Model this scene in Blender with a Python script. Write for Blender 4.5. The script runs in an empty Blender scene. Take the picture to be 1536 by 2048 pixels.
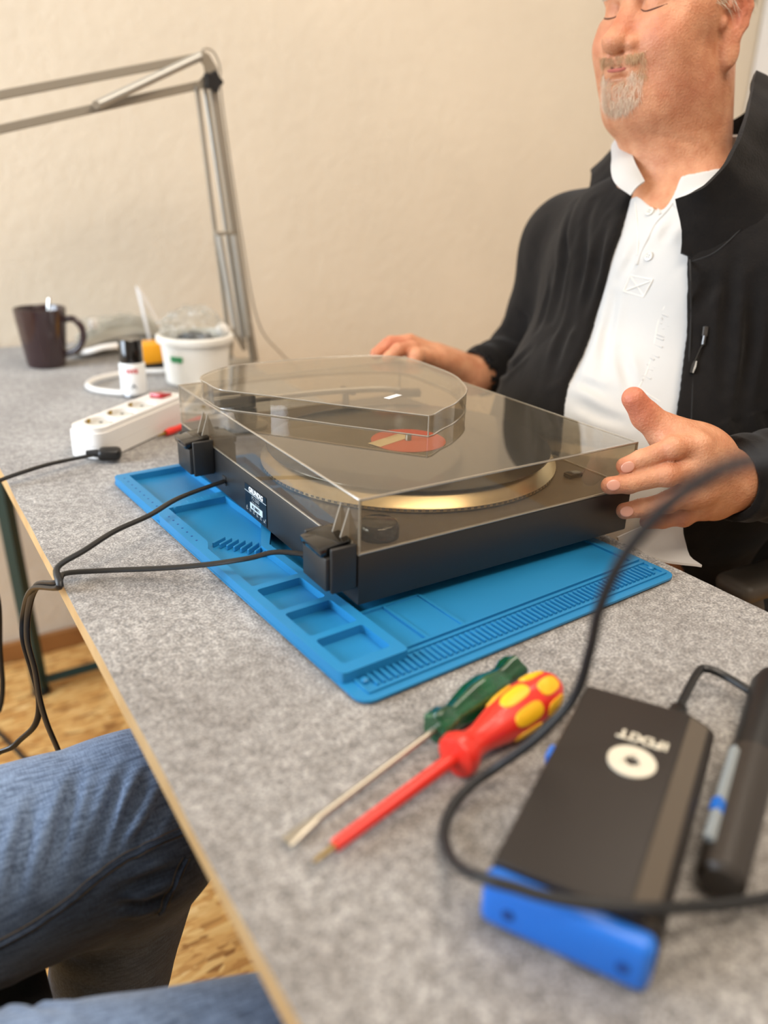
import bpy, bmesh, math, random
import numpy as np
from mathutils import Vector, Matrix, Euler, noise
random.seed(7); rng = np.random.default_rng(7)
PI = math.pi
SC = bpy.context.scene
COL = SC.collection
TZ = 0.74      # table height: everything below is laid out from the table top (z = 0) and lifted at the end

# ---------------------------------------------------------------- camera
CP = np.array([-.2920, -.4851, .3328]); YAW, PITCH, ROLL, FPX = .9949, -.3944, .0270, 1578.9
cf = np.array([math.cos(PITCH)*math.cos(YAW), math.cos(PITCH)*math.sin(YAW), math.sin(PITCH)])
r0 = np.cross(cf, [0, 0, 1]); r0 /= np.linalg.norm(r0); u0 = np.cross(r0, cf)
cr = r0*math.cos(ROLL)+u0*math.sin(ROLL); cu = u0*math.cos(ROLL)-r0*math.sin(ROLL)
cam = bpy.data.cameras.new('camera'); camo = bpy.data.objects.new('camera', cam); COL.objects.link(camo)
camo.matrix_world = Matrix(((cr[0], cu[0], -cf[0], CP[0]), (cr[1], cu[1], -cf[1], CP[1]), (cr[2], cu[2], -cf[2], CP[2]+TZ), (0, 0, 0, 1)))
cam.sensor_fit = 'VERTICAL'; cam.sensor_height = 36; cam.lens = FPX/2048*36
cam.clip_start = .02; cam.clip_end = 30
cam.dof.use_dof = True; cam.dof.focus_distance = .75; cam.dof.aperture_fstop = 2.7
SC.camera = camo

def un(px, py, ax, v):
    """measure a photo point on a known plane of the room (axis ax at value v)"""
    d = cf+cr*(px-768)/FPX-cu*(py-1024)/FPX
    return Vector(CP+(v-CP[ax])/d[ax]*d)
def dist(px, py, t):
    return Vector(CP+(cf+cr*(px-768)/FPX-cu*(py-1024)/FPX)*t)

# ---------------------------------------------------------------- world, lights, exposure
SC.view_settings.view_transform = 'Standard'; SC.view_settings.look = 'None'
SC.view_settings.exposure = -.34; SC.view_settings.gamma = 1; SC.view_settings.use_curve_mapping = False
W = bpy.data.worlds.new('world'); SC.world = W; W.use_nodes = True
W.node_tree.nodes['Background'].inputs[0].default_value = (.75, .85, 1, 1)
W.node_tree.nodes['Background'].inputs[1].default_value = .6
def area(name, loc, target, sx, sy, power, color):
    l = bpy.data.lights.new(name, 'AREA'); l.shape = 'RECTANGLE'; l.size = sx; l.size_y = sy
    l.energy = power; l.color = color
    o = bpy.data.objects.new(name, l); COL.objects.link(o); o.location = loc
    o.rotation_euler = (Vector(target)-Vector(loc)).to_track_quat('-Z', 'Y').to_euler()
    return o
area('window_daylight', (-1.86, .75, .62), (0, .6, 0), 1.5, 1.15, 90, (.76, .87, 1.0))
area('ceiling_lamp_light', (.0, -.75, 1.70), (.15, .2, 0), 1.2, .5, 25, (1.0, .88, .74))
area('ceiling_lamp_light', (.95, .15, 1.70), (.8, .6, 0), 1.2, .4, 18, (1.0, .87, .73))

# ---------------------------------------------------------------- materials
def S(c):   # sRGB 0-255 -> linear
    return tuple(((x/255)/12.92 if x/255 < .04045 else ((x/255+.055)/1.055)**2.4) for x in c)+(1,)
def mat(name, col, rough=.5, metal=0, spec=.5, bump=None, var=None, coat=0, sheen=0, sss=0, alpha=None, aniso=0):
    """bump=(scale,strength,dist)  var=(scale, other colour, contrast)"""
    m = bpy.data.materials.new(name); m.use_nodes = True; nt = m.node_tree; b = nt.nodes['Principled BSDF']
    b.inputs['Base Color'].default_value = S(col); b.inputs['Roughness'].default_value = rough
    b.inputs['Metallic'].default_value = metal; b.inputs['Specular IOR Level'].default_value = spec
    if coat: b.inputs['Coat Weight'].default_value = coat; b.inputs['Coat Roughness'].default_value = .08
    if sheen: b.inputs['Sheen Weight'].default_value = sheen; b.inputs['Sheen Roughness'].default_value = .5
    if sss:
        b.inputs['Subsurface Weight'].default_value = sss; b.inputs['Subsurface Radius'].default_value = (.008, .003, .0015)
        b.inputs['Subsurface Scale'].default_value = 1
    if aniso: b.inputs['Anisotropic'].default_value = aniso
    N = nt.nodes.new; L = nt.links.new
    if bump or var:
        tc = N('ShaderNodeTexCoord')
    if var:
        n = N('ShaderNodeTexNoise'); n.inputs['Scale'].default_value = var[0]; n.inputs['Detail'].default_value = 5
        L(tc.outputs['Object'], n.inputs['Vector'])
        r = N('ShaderNodeValToRGB'); c = var[2]/2; r.color_ramp.elements[0].position = .5-c; r.color_ramp.elements[1].position = .5+c
        r.color_ramp.elements[0].color = S(col); r.color_ramp.elements[1].color = S(var[1])
        L(n.outputs['Fac'], r.inputs['Fac']); L(r.outputs['Color'], b.inputs['Base Color'])
    if bump:
        n = N('ShaderNodeTexNoise'); n.inputs['Scale'].default_value = bump[0]; n.inputs['Detail'].default_value = 4
        L(tc.outputs['Object'], n.inputs['Vector'])
        bp = N('ShaderNodeBump'); bp.inputs['Strength'].default_value = bump[1]; bp.inputs['Distance'].default_value = bump[2]
        L(n.outputs['Fac'], bp.inputs['Height']); L(bp.outputs['Normal'], b.inputs['Normal'])
    return m
def nd(m, kind, **kw):
    n = m.node_tree.nodes.new(kind)
    for k, v in kw.items():
        if k in n.inputs: n.inputs[k].default_value = v
        else: setattr(n, k, v)
    return n
def lk(m, a, b): m.node_tree.links.new(a, b)
def ramp(m, pts):
    r = nd(m, 'ShaderNodeValToRGB'); e = r.color_ramp.elements
    while len(e) < len(pts): e.new(.5)
    for i, (p, c) in enumerate(pts): e[i].position = p; e[i].color = S(c)
    return r
def mixc(m, fac, a, b, mode='MIX'):
    x = nd(m, 'ShaderNodeMix', data_type='RGBA', blend_type=mode)
    for s, v in ((0, fac), (6, a), (7, b)):
        if isinstance(v, (int, float)): x.inputs[s].default_value = v
        elif isinstance(v, tuple): x.inputs[s].default_value = v
        else: lk(m, v, x.inputs[s])
    return x.outputs[2]

def felt_material():
    m = mat('grey_felt', (150, 148, 145), .95, spec=.15, sheen=.25); b = m.node_tree.nodes['Principled BSDF']
    tc = nd(m, 'ShaderNodeTexCoord')
    n1 = nd(m, 'ShaderNodeTexNoise', Scale=560.0, Detail=3.0); n2 = nd(m, 'ShaderNodeTexNoise', Scale=110.0, Detail=4.0)
    n3 = nd(m, 'ShaderNodeTexNoise', Scale=9.0, Detail=3.0)
    for n in (n1, n2, n3): lk(m, tc.outputs['Object'], n.inputs['Vector'])
    r1 = ramp(m, [(.30, (122, 120, 119)), (.5, (168, 165, 161)), (.70, (214, 210, 205))]); lk(m, n1.outputs['Fac'], r1.inputs['Fac'])
    r2 = ramp(m, [(.35, (214, 212, 210)), (.65, (255, 255, 255))]); lk(m, n2.outputs['Fac'], r2.inputs['Fac'])
    r3 = ramp(m, [(.35, (225, 222, 220)), (.65, (255, 255, 255))]); lk(m, n3.outputs['Fac'], r3.inputs['Fac'])
    c = mixc(m, 1.0, r1.outputs['Color'], r2.outputs['Color'], 'MULTIPLY'); c = mixc(m, 1.0, c, r3.outputs['Color'], 'MULTIPLY')
    lk(m, c, b.inputs['Base Color'])
    bp = nd(m, 'ShaderNodeBump', Strength=.7, Distance=.0008); lk(m, n1.outputs['Fac'], bp.inputs['Height']); lk(m, bp.outputs['Normal'], b.inputs['Normal'])
    return m
def wall_material(name, col):
    m = mat(name, col, .9, spec=.2); b = m.node_tree.nodes['Principled BSDF']
    tc = nd(m, 'ShaderNodeTexCoord')
    n1 = nd(m, 'ShaderNodeTexNoise', Scale=38.0, Detail=5.0, Roughness=.55); n2 = nd(m, 'ShaderNodeTexNoise', Scale=3.0, Detail=3.0)
    lk(m, tc.outputs['Object'], n1.inputs['Vector']); lk(m, tc.outputs['Object'], n2.inputs['Vector'])
    r2 = ramp(m, [(.3, tuple(x*.965 for x in col)), (.7, col)]); lk(m, n2.outputs['Fac'], r2.inputs['Fac']); lk(m, r2.outputs['Color'], b.inputs['Base Color'])
    bp = nd(m, 'ShaderNodeBump', Strength=.42, Distance=.005); lk(m, n1.outputs['Fac'], bp.inputs['Height']); lk(m, bp.outputs['Normal'], b.inputs['Normal'])
    return m
def osb_material():
    m = mat('osb_board', (190, 140, 80), .6, spec=.35); b = m.node_tree.nodes['Principled BSDF']
    tc = nd(m, 'ShaderNodeTexCoord'); last = None
    cols = [[(0, (176, 122, 62)), (.45, (206, 152, 84)), (1, (228, 184, 116))], [(0, (142, 92, 42)), (.5, (210, 160, 92)), (1, (236, 198, 134))],
            [(0, (176, 122, 62)), (.5, (214, 164, 96)), (1, (190, 138, 74))], [(0, (134, 86, 40)), (.3, (204, 152, 84)), (1, (232, 192, 124))]]
    for i in range(4):
        mp = nd(m, 'ShaderNodeMapping'); mp.inputs['Rotation'].default_value = (0, 0, .3+i*1.13); mp.inputs['Scale'].default_value = (20+5*i, 84+11*i, 1)
        mp.inputs['Location'].default_value = (i*3.1, i*1.7, 0); lk(m, tc.outputs['Object'], mp.inputs['Vector'])
        v = nd(m, 'ShaderNodeTexVoronoi', Scale=1.0); v.inputs['Randomness'].default_value = 1; lk(m, mp.outputs['Vector'], v.inputs['Vector'])
        sp = nd(m, 'ShaderNodeSeparateColor'); lk(m, v.outputs['Color'], sp.inputs[0])
        r = ramp(m, cols[i]); lk(m, sp.outputs[0], r.inputs['Fac'])
        if last is None: last = r.outputs['Color']
        else:
            mt = nd(m, 'ShaderNodeMath', operation='GREATER_THAN'); mt.inputs[1].default_value = .55; lk(m, sp.outputs[1], mt.inputs[0])
            last = mixc(m, mt.outputs[0], last, r.outputs['Color'])
    lk(m, last, b.inputs['Base Color'])
    return m
def jeans_material(name, light, dark, fade_z):
    m = mat(name, light, .9, spec=.2, sheen=.2); b = m.node_tree.nodes['Principled BSDF']
    tc = nd(m, 'ShaderNodeTexCoord')
    n1 = nd(m, 'ShaderNodeTexNoise', Scale=7.0, Detail=5.0)
    mp = nd(m, 'ShaderNodeMapping'); mp.inputs['Scale'].default_value = (60, 420, 420); mp.inputs['Rotation'].default_value = (0, .2, 0)
    n2 = nd(m, 'ShaderNodeTexNoise', Scale=1.0, Detail=4.0)
    mp3 = nd(m, 'ShaderNodeMapping'); mp3.inputs['Scale'].default_value = (1300, 90, 300)
    n3 = nd(m, 'ShaderNodeTexNoise', Scale=1.0, Detail=3.0)
    lk(m, tc.outputs['Object'], n1.inputs['Vector'])
    lk(m, tc.outputs['Object'], mp.inputs['Vector']); lk(m, mp.outputs['Vector'], n2.inputs['Vector'])
    lk(m, tc.outputs['Object'], mp3.inputs['Vector']); lk(m, mp3.outputs['Vector'], n3.inputs['Vector'])
    at = nd(m, 'ShaderNodeAttribute', attribute_name='wear_shade')
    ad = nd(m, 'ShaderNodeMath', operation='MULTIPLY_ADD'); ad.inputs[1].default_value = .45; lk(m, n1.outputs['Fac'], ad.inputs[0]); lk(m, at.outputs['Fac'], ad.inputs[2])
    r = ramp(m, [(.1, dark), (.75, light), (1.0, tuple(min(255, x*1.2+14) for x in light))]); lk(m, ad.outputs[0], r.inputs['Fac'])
    r2 = ramp(m, [(.3, (150, 155, 165)), (.62, (255, 255, 255))]); lk(m, n2.outputs['Fac'], r2.inputs['Fac'])
    r3 = ramp(m, [(.3, (185, 188, 195)), (.62, (255, 255, 255))]); lk(m, n3.outputs['Fac'], r3.inputs['Fac'])
    c = mixc(m, .8, r.outputs['Color'], r2.outputs['Color'], 'MULTIPLY'); c = mixc(m, .8, c, r3.outputs['Color'], 'MULTIPLY')
    lk(m, c, b.inputs['Base Color'])
    bp = nd(m, 'ShaderNodeBump', Strength=.35, Distance=.0006); lk(m, n2.outputs['Fac'], bp.inputs['Height']); lk(m, bp.outputs['Normal'], b.inputs['Normal'])
    return m
def clear_material(name, tint, rough=.03, ior=1.49, haze=0.0, hcol=(200, 195, 185), boost=1.0):
    """thin clear plastic: fresnel mirror over a tinted see-through body, with some diffuse colour mixed in"""
    m = bpy.data.materials.new(name); m.use_nodes = True; nt = m.node_tree; nt.nodes.clear()
    out = nd(m, 'ShaderNodeOutputMaterial'); fr = nd(m, 'ShaderNodeFresnel', IOR=ior)
    geo = nd(m, 'ShaderNodeNewGeometry'); inv = nd(m, 'ShaderNodeMath', operation='SUBTRACT'); inv.inputs[0].default_value = 1
    lk(m, geo.outputs['Backfacing'], inv.inputs[1])
    tr = nd(m, 'ShaderNodeBsdfTransparent'); tr.inputs[0].default_value = S(tint)
    gl = nd(m, 'ShaderNodeBsdfGlossy'); gl.inputs['Roughness'].default_value = rough; gl.inputs[0].default_value = (1, 1, 1, 1)
    df = nd(m, 'ShaderNodeBsdfDiffuse'); df.inputs[0].default_value = S(hcol)
    mx = nd(m, 'ShaderNodeMixShader'); mx.inputs[0].default_value = haze; lk(m, tr.outputs[0], mx.inputs[1]); lk(m, df.outputs[0], mx.inputs[2])
    f = nd(m, 'ShaderNodeMath', operation='MULTIPLY', use_clamp=True); lk(m, fr.outputs[0], f.inputs[0]); f.inputs[1].default_value = boost
    f2 = nd(m, 'ShaderNodeMath', operation='MULTIPLY', use_clamp=True); lk(m, f.outputs[0], f2.inputs[0]); lk(m, inv.outputs[0], f2.inputs[1])
    m2 = nd(m, 'ShaderNodeMixShader'); lk(m, f2.outputs[0], m2.inputs[0]); lk(m, mx.outputs[0], m2.inputs[1]); lk(m, gl.outputs[0], m2.inputs[2])
    lk(m, m2.outputs[0], out.inputs[0])
    return m

M = dict(
    felt=felt_material(), wall=wall_material('cream_plaster', (229, 218, 199)), osb=osb_material(),
    white_wall=wall_material('white_plaster', (232, 230, 226)),
    ceiling=mat('ceiling_paint', (238, 234, 226), .9),
    wood=mat('board_edge_wood', (206, 170, 118), .6, var=(30, (186, 146, 92), .5)),
    board=mat('board_underside', (190, 160, 118), .7),
    base=mat('baseboard_wood', (170, 118, 66), .5, var=(14, (140, 92, 48), .6)),
    green_metal=mat('dark_green_metal', (18, 52, 50), .4, spec=.5),
    steel=mat('zinc_steel', (150, 150, 150), .35, metal=1),
    plinth=mat('black_plastic', (38, 37, 36), .42, bump=(900, .12, .0004)),
    deck=mat('deck_brown_black', (88, 77, 64), .45),
    gloss_black=mat('gloss_black', (14, 13, 13), .12, coat=.5),
    black=mat('soft_black', (22, 21, 21), .45),
    cable=mat('black_cable', (24, 24, 24), .38),
    cable_soft=mat('silicone_cable', (30, 30, 31), .55),
    rubber=mat('rubber_mat_black', (26, 26, 26), .7),
    record=mat('record_vinyl', (20, 18, 17), .16, coat=.6, aniso=.7),
    label_red=mat('record_label', (214, 92, 66), .6), label_cream=mat('record_label_cream', (232, 214, 172), .6),
    platter=mat('platter_metal', (226, 208, 172), .30, metal=1),
    mat_blue=mat('silicone_blue', (36, 130, 184), .42, spec=.45, bump=(260, .06, .0006)),
    cover=clear_material('smoked_acrylic', (240, 236, 228), .02, 1.49, .035, (205, 198, 182), 1.3),
    cover_edge=clear_material('acrylic_edge', (214, 208, 198), .12, 1.7, .40, (205, 196, 180), 1.6),
    dark_line=mat('shadow_groove', (30, 26, 22), .5),
    white_plastic=mat('white_plastic', (236, 233, 228), .38, coat=.15),
    grey_plastic=mat('grey_inner', (206, 204, 196), .5),
    red_switch=mat('red_switch', (170, 20, 28), .25, coat=.4),
    brass=mat('brass_pin', (176, 146, 74), .3, metal=1),
    lamp_metal=mat('lamp_grey_metal', (156, 147, 132), .42, metal=.35),
    lamp_light=mat('lamp_silver', (190, 188, 180), .32, metal=.5),
    mug=mat('mug_glaze', (52, 34, 36), .18, coat=.6), spoon=mat('spoon_steel', (200, 198, 192), .2, metal=1),
    yellow=mat('yellow_plastic', (242, 168, 22), .5), paper=mat('white_label', (238, 238, 236), .45),
    red_ink=mat('red_ink', (206, 40, 52), .5), green_ink=mat('green_ink', (56, 150, 92), .5), grey_ink=mat('grey_ink', (60, 68, 78), .5),
    bag=clear_material('clear_bag_film', (246, 246, 244), .14, 1.35, .16, (225, 224, 218), .9),
    bag_grey=mat('grey_wrapped_bundle', (176, 174, 164), .4, spec=.5, var=(16, (128, 126, 116), .5), bump=(22, .6, .01)),
    jar_white=mat('bucket_plastic', (240, 236, 226), .32, sss=0, coat=.2),
    red_plastic=mat('red_plastic', (232, 48, 34), .36, coat=.25), yellow_grip=mat('yellow_grip', (250, 190, 30), .45),
    green_clear=mat('green_handle', (4, 56, 34), .12, coat=1.0, var=(60, (10, 92, 54), .4)),
    blade=mat('blade_steel', (188, 182, 168), .32, metal=.9), tip=mat('tip_steel', (196, 184, 140), .4, metal=.8),
    tip_gold=mat('tip_worn', (150, 128, 84), .4, metal=.8),
    box_black=mat('matte_black_case', (40, 34, 30), .5, spec=.4), box_side=mat('case_side', (48, 42, 37), .45),
    box_reflection=mat('case_reflection', (92, 82, 70), .42), blue=mat('blue_plastic', (30, 116, 220), .42, coat=.15), blue_dark=mat('blue_recess', (16, 66, 140), .5),
    ink_white=mat('printed_cream', (222, 214, 194), .5), ink_grey=mat('printed_grey', (150, 158, 162), .5),
    plate=mat('rating_plate', (12, 20, 30), .35), plate_white=mat('rating_white', (200, 216, 222), .5),
    fleece=mat('black_fleece', (25, 23, 22), .95, spec=.08, sheen=.10, bump=(420, .5, .0010), var=(55, (33, 30, 28), .6)),
    fleece_dark=mat('black_fleece_trim', (22, 21, 21), .8, sheen=.1),
    shirt=mat('white_cotton', (206, 204, 200), .85, spec=.2, sheen=.15, bump=(1100, .2, .0004)),
    shirt_seam=mat('white_seam', (226, 222, 214), .85),
    trousers=mat('dark_trousers', (26, 27, 28), .9),
    chair=mat('chair_grey_plastic', (74, 67, 59), .5), chair_black=mat('chair_fabric', (24, 24, 25), .9, bump=(300, .4, .001)),
    button=mat('shirt_button', (226, 222, 212), .3, coat=.3), zip=mat('zip_teeth', (150, 152, 156), .35, metal=.8),
    nail=mat('finger_nail', (222, 160, 138), .3, coat=.3), lash=mat('lash_and_crease', (92, 54, 40), .8),
    lips=mat('lip_skin', (182, 104, 90), .5),
    hair=mat('grey_hair', (206, 192, 168), .5), beard=mat('beard_hair', (244, 222, 196), .5), must=mat('moustache_hair', (222, 186, 144), .5),
    sheet=mat('white_crumpled_sheet', (214, 216, 216), .6, bump=(30, .7, .012)),
)

# ---------------------------------------------------------------- mesh helpers
def link(name, me, m, parent=None):
    o = bpy.data.objects.new(name, me); COL.objects.link(o)
    for x in (m if isinstance(m, (list, tuple)) else [m]): me.materials.append(x)
    if parent: o.parent = parent
    return o
def obj(name, bm, m, parent=None, smooth=True, angle=.6):
    bm.normal_update()
    for f in bm.faces: f.smooth = smooth
    if smooth:
        for e in bm.edges:
            if len(e.link_faces) == 2 and e.calc_face_angle(0) > angle: e.smooth = False
    me = bpy.data.meshes.new(name); bm.to_mesh(me); bm.free()
    o = link(name, me, m, parent)
    if parent: o.matrix_parent_inverse = parent.matrix_world.inverted() if False else Matrix.Identity(4)
    if parent is not None:   # geometry is written in table coordinates; move it into the parent's frame
        inv = world_of(parent).inverted(); me.transform(inv)
    return o
def world_of(o):
    mw = Matrix.LocRotScale(o.location, o.rotation_euler, o.scale)
    return world_of(o.parent) @ mw if o.parent else mw
def thing(name, label, cat, loc=(0, 0, 0), rotz=0, group=None, kind=None):
    o = bpy.data.objects.new(name, None); COL.objects.link(o); o.location = loc; o.rotation_euler = (0, 0, rotz)
    o.empty_display_size = .02
    return tag(o, label, cat, group, kind)
def tag(o, label=None, cat=None, group=None, kind=None):
    if label: o['label'] = label
    if cat: o['category'] = cat
    if group: o['group'] = group
    if kind: o['kind'] = kind
    return o
def box(bm, c, s, rot=None, bev=0, seg=2, taper=None):
    r = bmesh.ops.create_cube(bm, size=1); vs = r['verts']
    for v in vs:
        k = 1 if not taper or v.co.z < 0 else taper
        v.co = Vector((v.co.x*s[0]*k, v.co.y*s[1]*k, v.co.z*s[2]))
    if bev:
        es = list({e for v in vs for e in v.link_edges})
        rr = bmesh.ops.bevel(bm, geom=es, offset=bev, segments=seg, profile=.5, affect='EDGES')
        vs = list(set(rr['verts']) | {v for v in vs if v.is_valid})
        vs = list({v for f in rr['faces'] for v in f.verts} | set(v for v in vs if v.is_valid))
    m = Matrix.Translation(c) @ (rot if rot is not None else Matrix.Identity(4))
    bmesh.ops.transform(bm, matrix=m, verts=vs)
    return vs
def rz(a): return Matrix.Rotation(a, 4, 'Z')
def frame(z, x=None):
    z = Vector(z).normalized(); x = Vector(x) if x is not None else (Vector((1, 0, 0)) if abs(z.x) < .9 else Vector((0, 1, 0)))
    x = (x-z*x.dot(z)).normalized(); y = z.cross(x)
    return Matrix(((x.x, y.x, z.x, 0), (x.y, y.y, z.y, 0), (x.z, y.z, z.z, 0), (0, 0, 0, 1)))
def lathe(bm, prof, origin=(0, 0, 0), axis=(0, 0, 1), n=40, cap=True, mod=None):
    F = Matrix.Translation(origin) @ frame(axis); rings = []
    for (r, z) in prof:
        ring = []
        for i in range(n):
            a = 2*PI*i/n; rr = r*(mod(a, z) if mod else 1)
            ring.append(bm.verts.new(F @ Vector((rr*math.cos(a), rr*math.sin(a), z))))
        rings.append(ring)
    for a, b in zip(rings, rings[1:]):
        for i in range(n): bm.faces.new((a[i], a[(i+1) % n], b[(i+1) % n], b[i]))
    if cap: bm.faces.new(list(reversed(rings[0]))); bm.faces.new(rings[-1])
    return rings
def smooth_path(pts, sub=8):
    P = [Vector(p) for p in pts]; out = []
    for i in range(len(P)-1):
        p0 = P[i-1] if i else P[0]*2-P[1]; p1, p2 = P[i], P[i+1]; p3 = P[i+2] if i+2 < len(P) else P[-1]*2-P[-2]
        for k in range(sub):
            t = k/sub; out.append(.5*((2*p1)+(p2-p0)*t+(2*p0-5*p1+4*p2-p3)*t*t+(3*p1-p0-3*p2+p3)*t**3))
    out.append(P[-1]); return out
def tube(bm, pts, r, n=10, flat=None, up=(0, 0, 1), cap=True):
    """r number or list; flat=(width factor, height factor)"""
    N = len(pts); pts = [Vector(p) for p in pts]; rings = []; prev = None
    for i, p in enumerate(pts):
        t = (pts[min(i+1, N-1)]-pts[max(i-1, 0)]).normalized()
        if prev is None:
            s = t.cross(Vector(up)); s = s if s.length > .05 else t.cross(Vector((0, 1, 0)))
        else: s = prev-t*prev.dot(t)
        s.normalize(); prev = s; w = s.cross(t)
        rr = r[i] if isinstance(r, (list, tuple)) else r; fx, fy = flat or (1, 1)
        rings.append([bm.verts.new(p+s*math.cos(2*PI*k/n)*rr*fx+w*math.sin(2*PI*k/n)*rr*fy) for k in range(n)])
    for a, b in zip(rings, rings[1:]):
        for k in range(n): bm.faces.new((a[k], b[k], b[(k+1) % n], a[(k+1) % n]))
    if cap: bm.faces.new(rings[0]); bm.faces.new(list(reversed(rings[-1])))
    return rings
def prism(bm, outline, z0, z1, M4=None, holes=None):
    """vertical extrusion of a simple outline, with optional holes"""
    M4 = M4 or Matrix.Identity(4)
    if not holes:
        a = [bm.verts.new(M4 @ Vector((x, y, z0))) for x, y in outline]; b = [bm.verts.new(M4 @ Vector((x, y, z1))) for x, y in outline]
        n = len(a)
        for i in range(n): bm.faces.new((a[i], a[(i+1) % n], b[(i+1) % n], b[i]))
        bm.faces.new(list(reversed(a))); bm.faces.new(b); return
    for z, flip in ((z0, True), (z1, False)):
        es = []
        loops = [outline]+holes; allv = []
        for lp in loops:
            vs = [bm.verts.new(M4 @ Vector((x, y, z))) for x, y in lp]; allv.append(vs)
            es += [bm.edges.new((vs[i], vs[(i+1) % len(vs)])) for i in range(len(vs))]
        bmesh.ops.triangle_fill(bm, use_beauty=True, use_dissolve=True, edges=es)
        if flip: low = allv
        else:
            for la, lb in zip(low, allv):
                n = len(la)
                for i in range(n): bm.faces.new((la[i], la[(i+1) % n], lb[(i+1) % n], lb[i]))
    bmesh.ops.recalc_face_normals(bm, faces=bm.faces[:])
def rrect(x0, y0, x1, y1, r, n=4):
    out = []
    for cx, cy, a0 in ((x1-r, y1-r, 0), (x0+r, y1-r, 90), (x0+r, y0+r, 180), (x1-r, y0+r, 270)):
        for k in range(n+1):
            a = math.radians(a0+90*k/n); out.append((cx+r*math.cos(a), cy+r*math.sin(a)))
    return out
def text(name, s, size, M4, m, parent, depth=.0002, bold=0, spacing=1.0):
    cu_ = bpy.data.curves.new(name, 'FONT'); cu_.body = s; cu_.size = size; cu_.extrude = depth; cu_.offset = bold
    cu_.align_x = 'CENTER'; cu_.align_y = 'CENTER'; cu_.space_character = spacing
    t = bpy.data.objects.new('tmp', cu_); COL.objects.link(t)
    dg = bpy.context.evaluated_depsgraph_get(); me = bpy.data.meshes.new_from_object(t.evaluated_get(dg)); COL.objects.unlink(t)
    me.transform(world_of(parent).inverted() @ M4); me.name = name; me.materials.clear()
    return link(name, me, m, parent)
def struct(name, bm, m, smooth=False):
    return tag(obj(name, bm, m, None, smooth), kind='structure')

# ================================================================= the room
WY = 1.335; FZ = -.74; RWX = 2.26
def wall_with_hole(name, ax, pos, u0_, u1_, z0, z1, hole, m, t=.12):
    bm = bmesh.new()
    def bx(a0, a1, b0, b1):
        c = [0, 0, (b0+b1)/2]; s = [t, t, b1-b0]; o = 1-ax
        c[ax] = pos; c[o] = (a0+a1)/2; s[o] = a1-a0; box(bm, c, s)
    if hole:
        h0, h1, g0, g1 = hole; bx(u0_, h0, z0, z1); bx(h1, u1_, z0, z1); bx(h0, h1, z0, g0); bx(h0, h1, g1, z1)
    else: bx(u0_, u1_, z0, z1)
    return struct(name, bm, m)
bm = bmesh.new(); box(bm, (0.155, -.55, FZ-.03), (4.4, 3.9, .06)); struct('floor', bm, M['osb'])
bm = bmesh.new(); box(bm, (0.155, -.55, 1.89), (4.4, 3.9, .06)); struct('ceiling', bm, M['ceiling'])
bm = bmesh.new(); box(bm, (0.155, WY+.05, .575), (4.4, .1, 2.63)); struct('wall_back', bm, M['wall'])
bm = bmesh.new(); box(bm, (RWX+.05, -.55, .575), (.1, 3.76, 2.63)); struct('wall_right', bm, M['white_wall'])
bm = bmesh.new(); box(bm, (0.155, -2.45, .575), (4.4, .1, 2.63)); struct('wall_front', bm, M['white_wall'])
wall_with_hole('wall_left', 0, -2.0, -2.4, WY, FZ, 1.86, (0.0, 1.28, -.02, 1.3), M['white_wall'])
bm = bmesh.new()
for y in (.02, .64, 1.26): box(bm, (-1.99, y, .64), (.06, .05, 1.32), bev=.004)
for z in (0, 1.28): box(bm, (-1.99, .64, z), (.06, 1.28, .05), bev=.004)
tag(obj('window_1', bm, M['white_plastic']), kind='structure')
bm = bmesh.new(); box(bm, (0.155, WY-.008, FZ+.025), (4.19, .016, .05), bev=.004); struct('baseboard_back', bm, M['base'])

# ================================================================= table and trestle
TX0, TX1, TY0, TY1 = -.193, .315, -1.05, 1.325
bm = bmesh.new(); box(bm, ((TX0+TX1)/2, (TY0+TY1)/2, -.0145), (TX1-TX0-.002, TY1-TY0, .023), bev=.001, seg=1)
table = thing('table', 'long narrow wooden worktable with pale plywood edge, covered in grey felt', 'table', (.06, .2, FZ))
bm.free(); bm = bmesh.new(); box(bm, ((TX0+TX1)/2, (TY0+TY1)/2, -.0145), (TX1-TX0-.002, TY1-TY0, .023), bev=.001, seg=1)
obj('tabletop', bm, M['wood'], table)
bm = bmesh.new(); N1, N2 = 40, 180
def feltz(x, y): return -.0012+.0012*noise.noise(Vector((x*7, y*7, 0)))+.0004*noise.noise(Vector((x*60, y*60, 3)))
g = [[None]*(N2+1) for _ in range(N1+1)]
for i in range(N1+1):
    for j in range(N2+1):
        x = TX0+(TX1-TX0)*i/N1; y = TY0+(TY1-TY0)*j/N2
        e = .0016*noise.noise(Vector((y*9, i > 0, 5)))
        g[i][j] = bm.verts.new((x+(e if i in (0, N1) else 0), y, feltz(x, y)))
for i in range(N1):
    for j in range(N2): bm.faces.new((g[i][j], g[i+1][j], g[i+1][j+1], g[i][j+1]))
rim = [e for e in bm.edges if len(e.link_faces) == 1]
ex = bmesh.ops.extrude_edge_only(bm, edges=rim)
for v in ex['geom']:
    if isinstance(v, bmesh.types.BMVert): v.co.z = -.0032
tag(obj('felt_cover', bm, M['felt']), 'mottled grey felt sheet spread over the whole worktable top', 'cloth')

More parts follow.
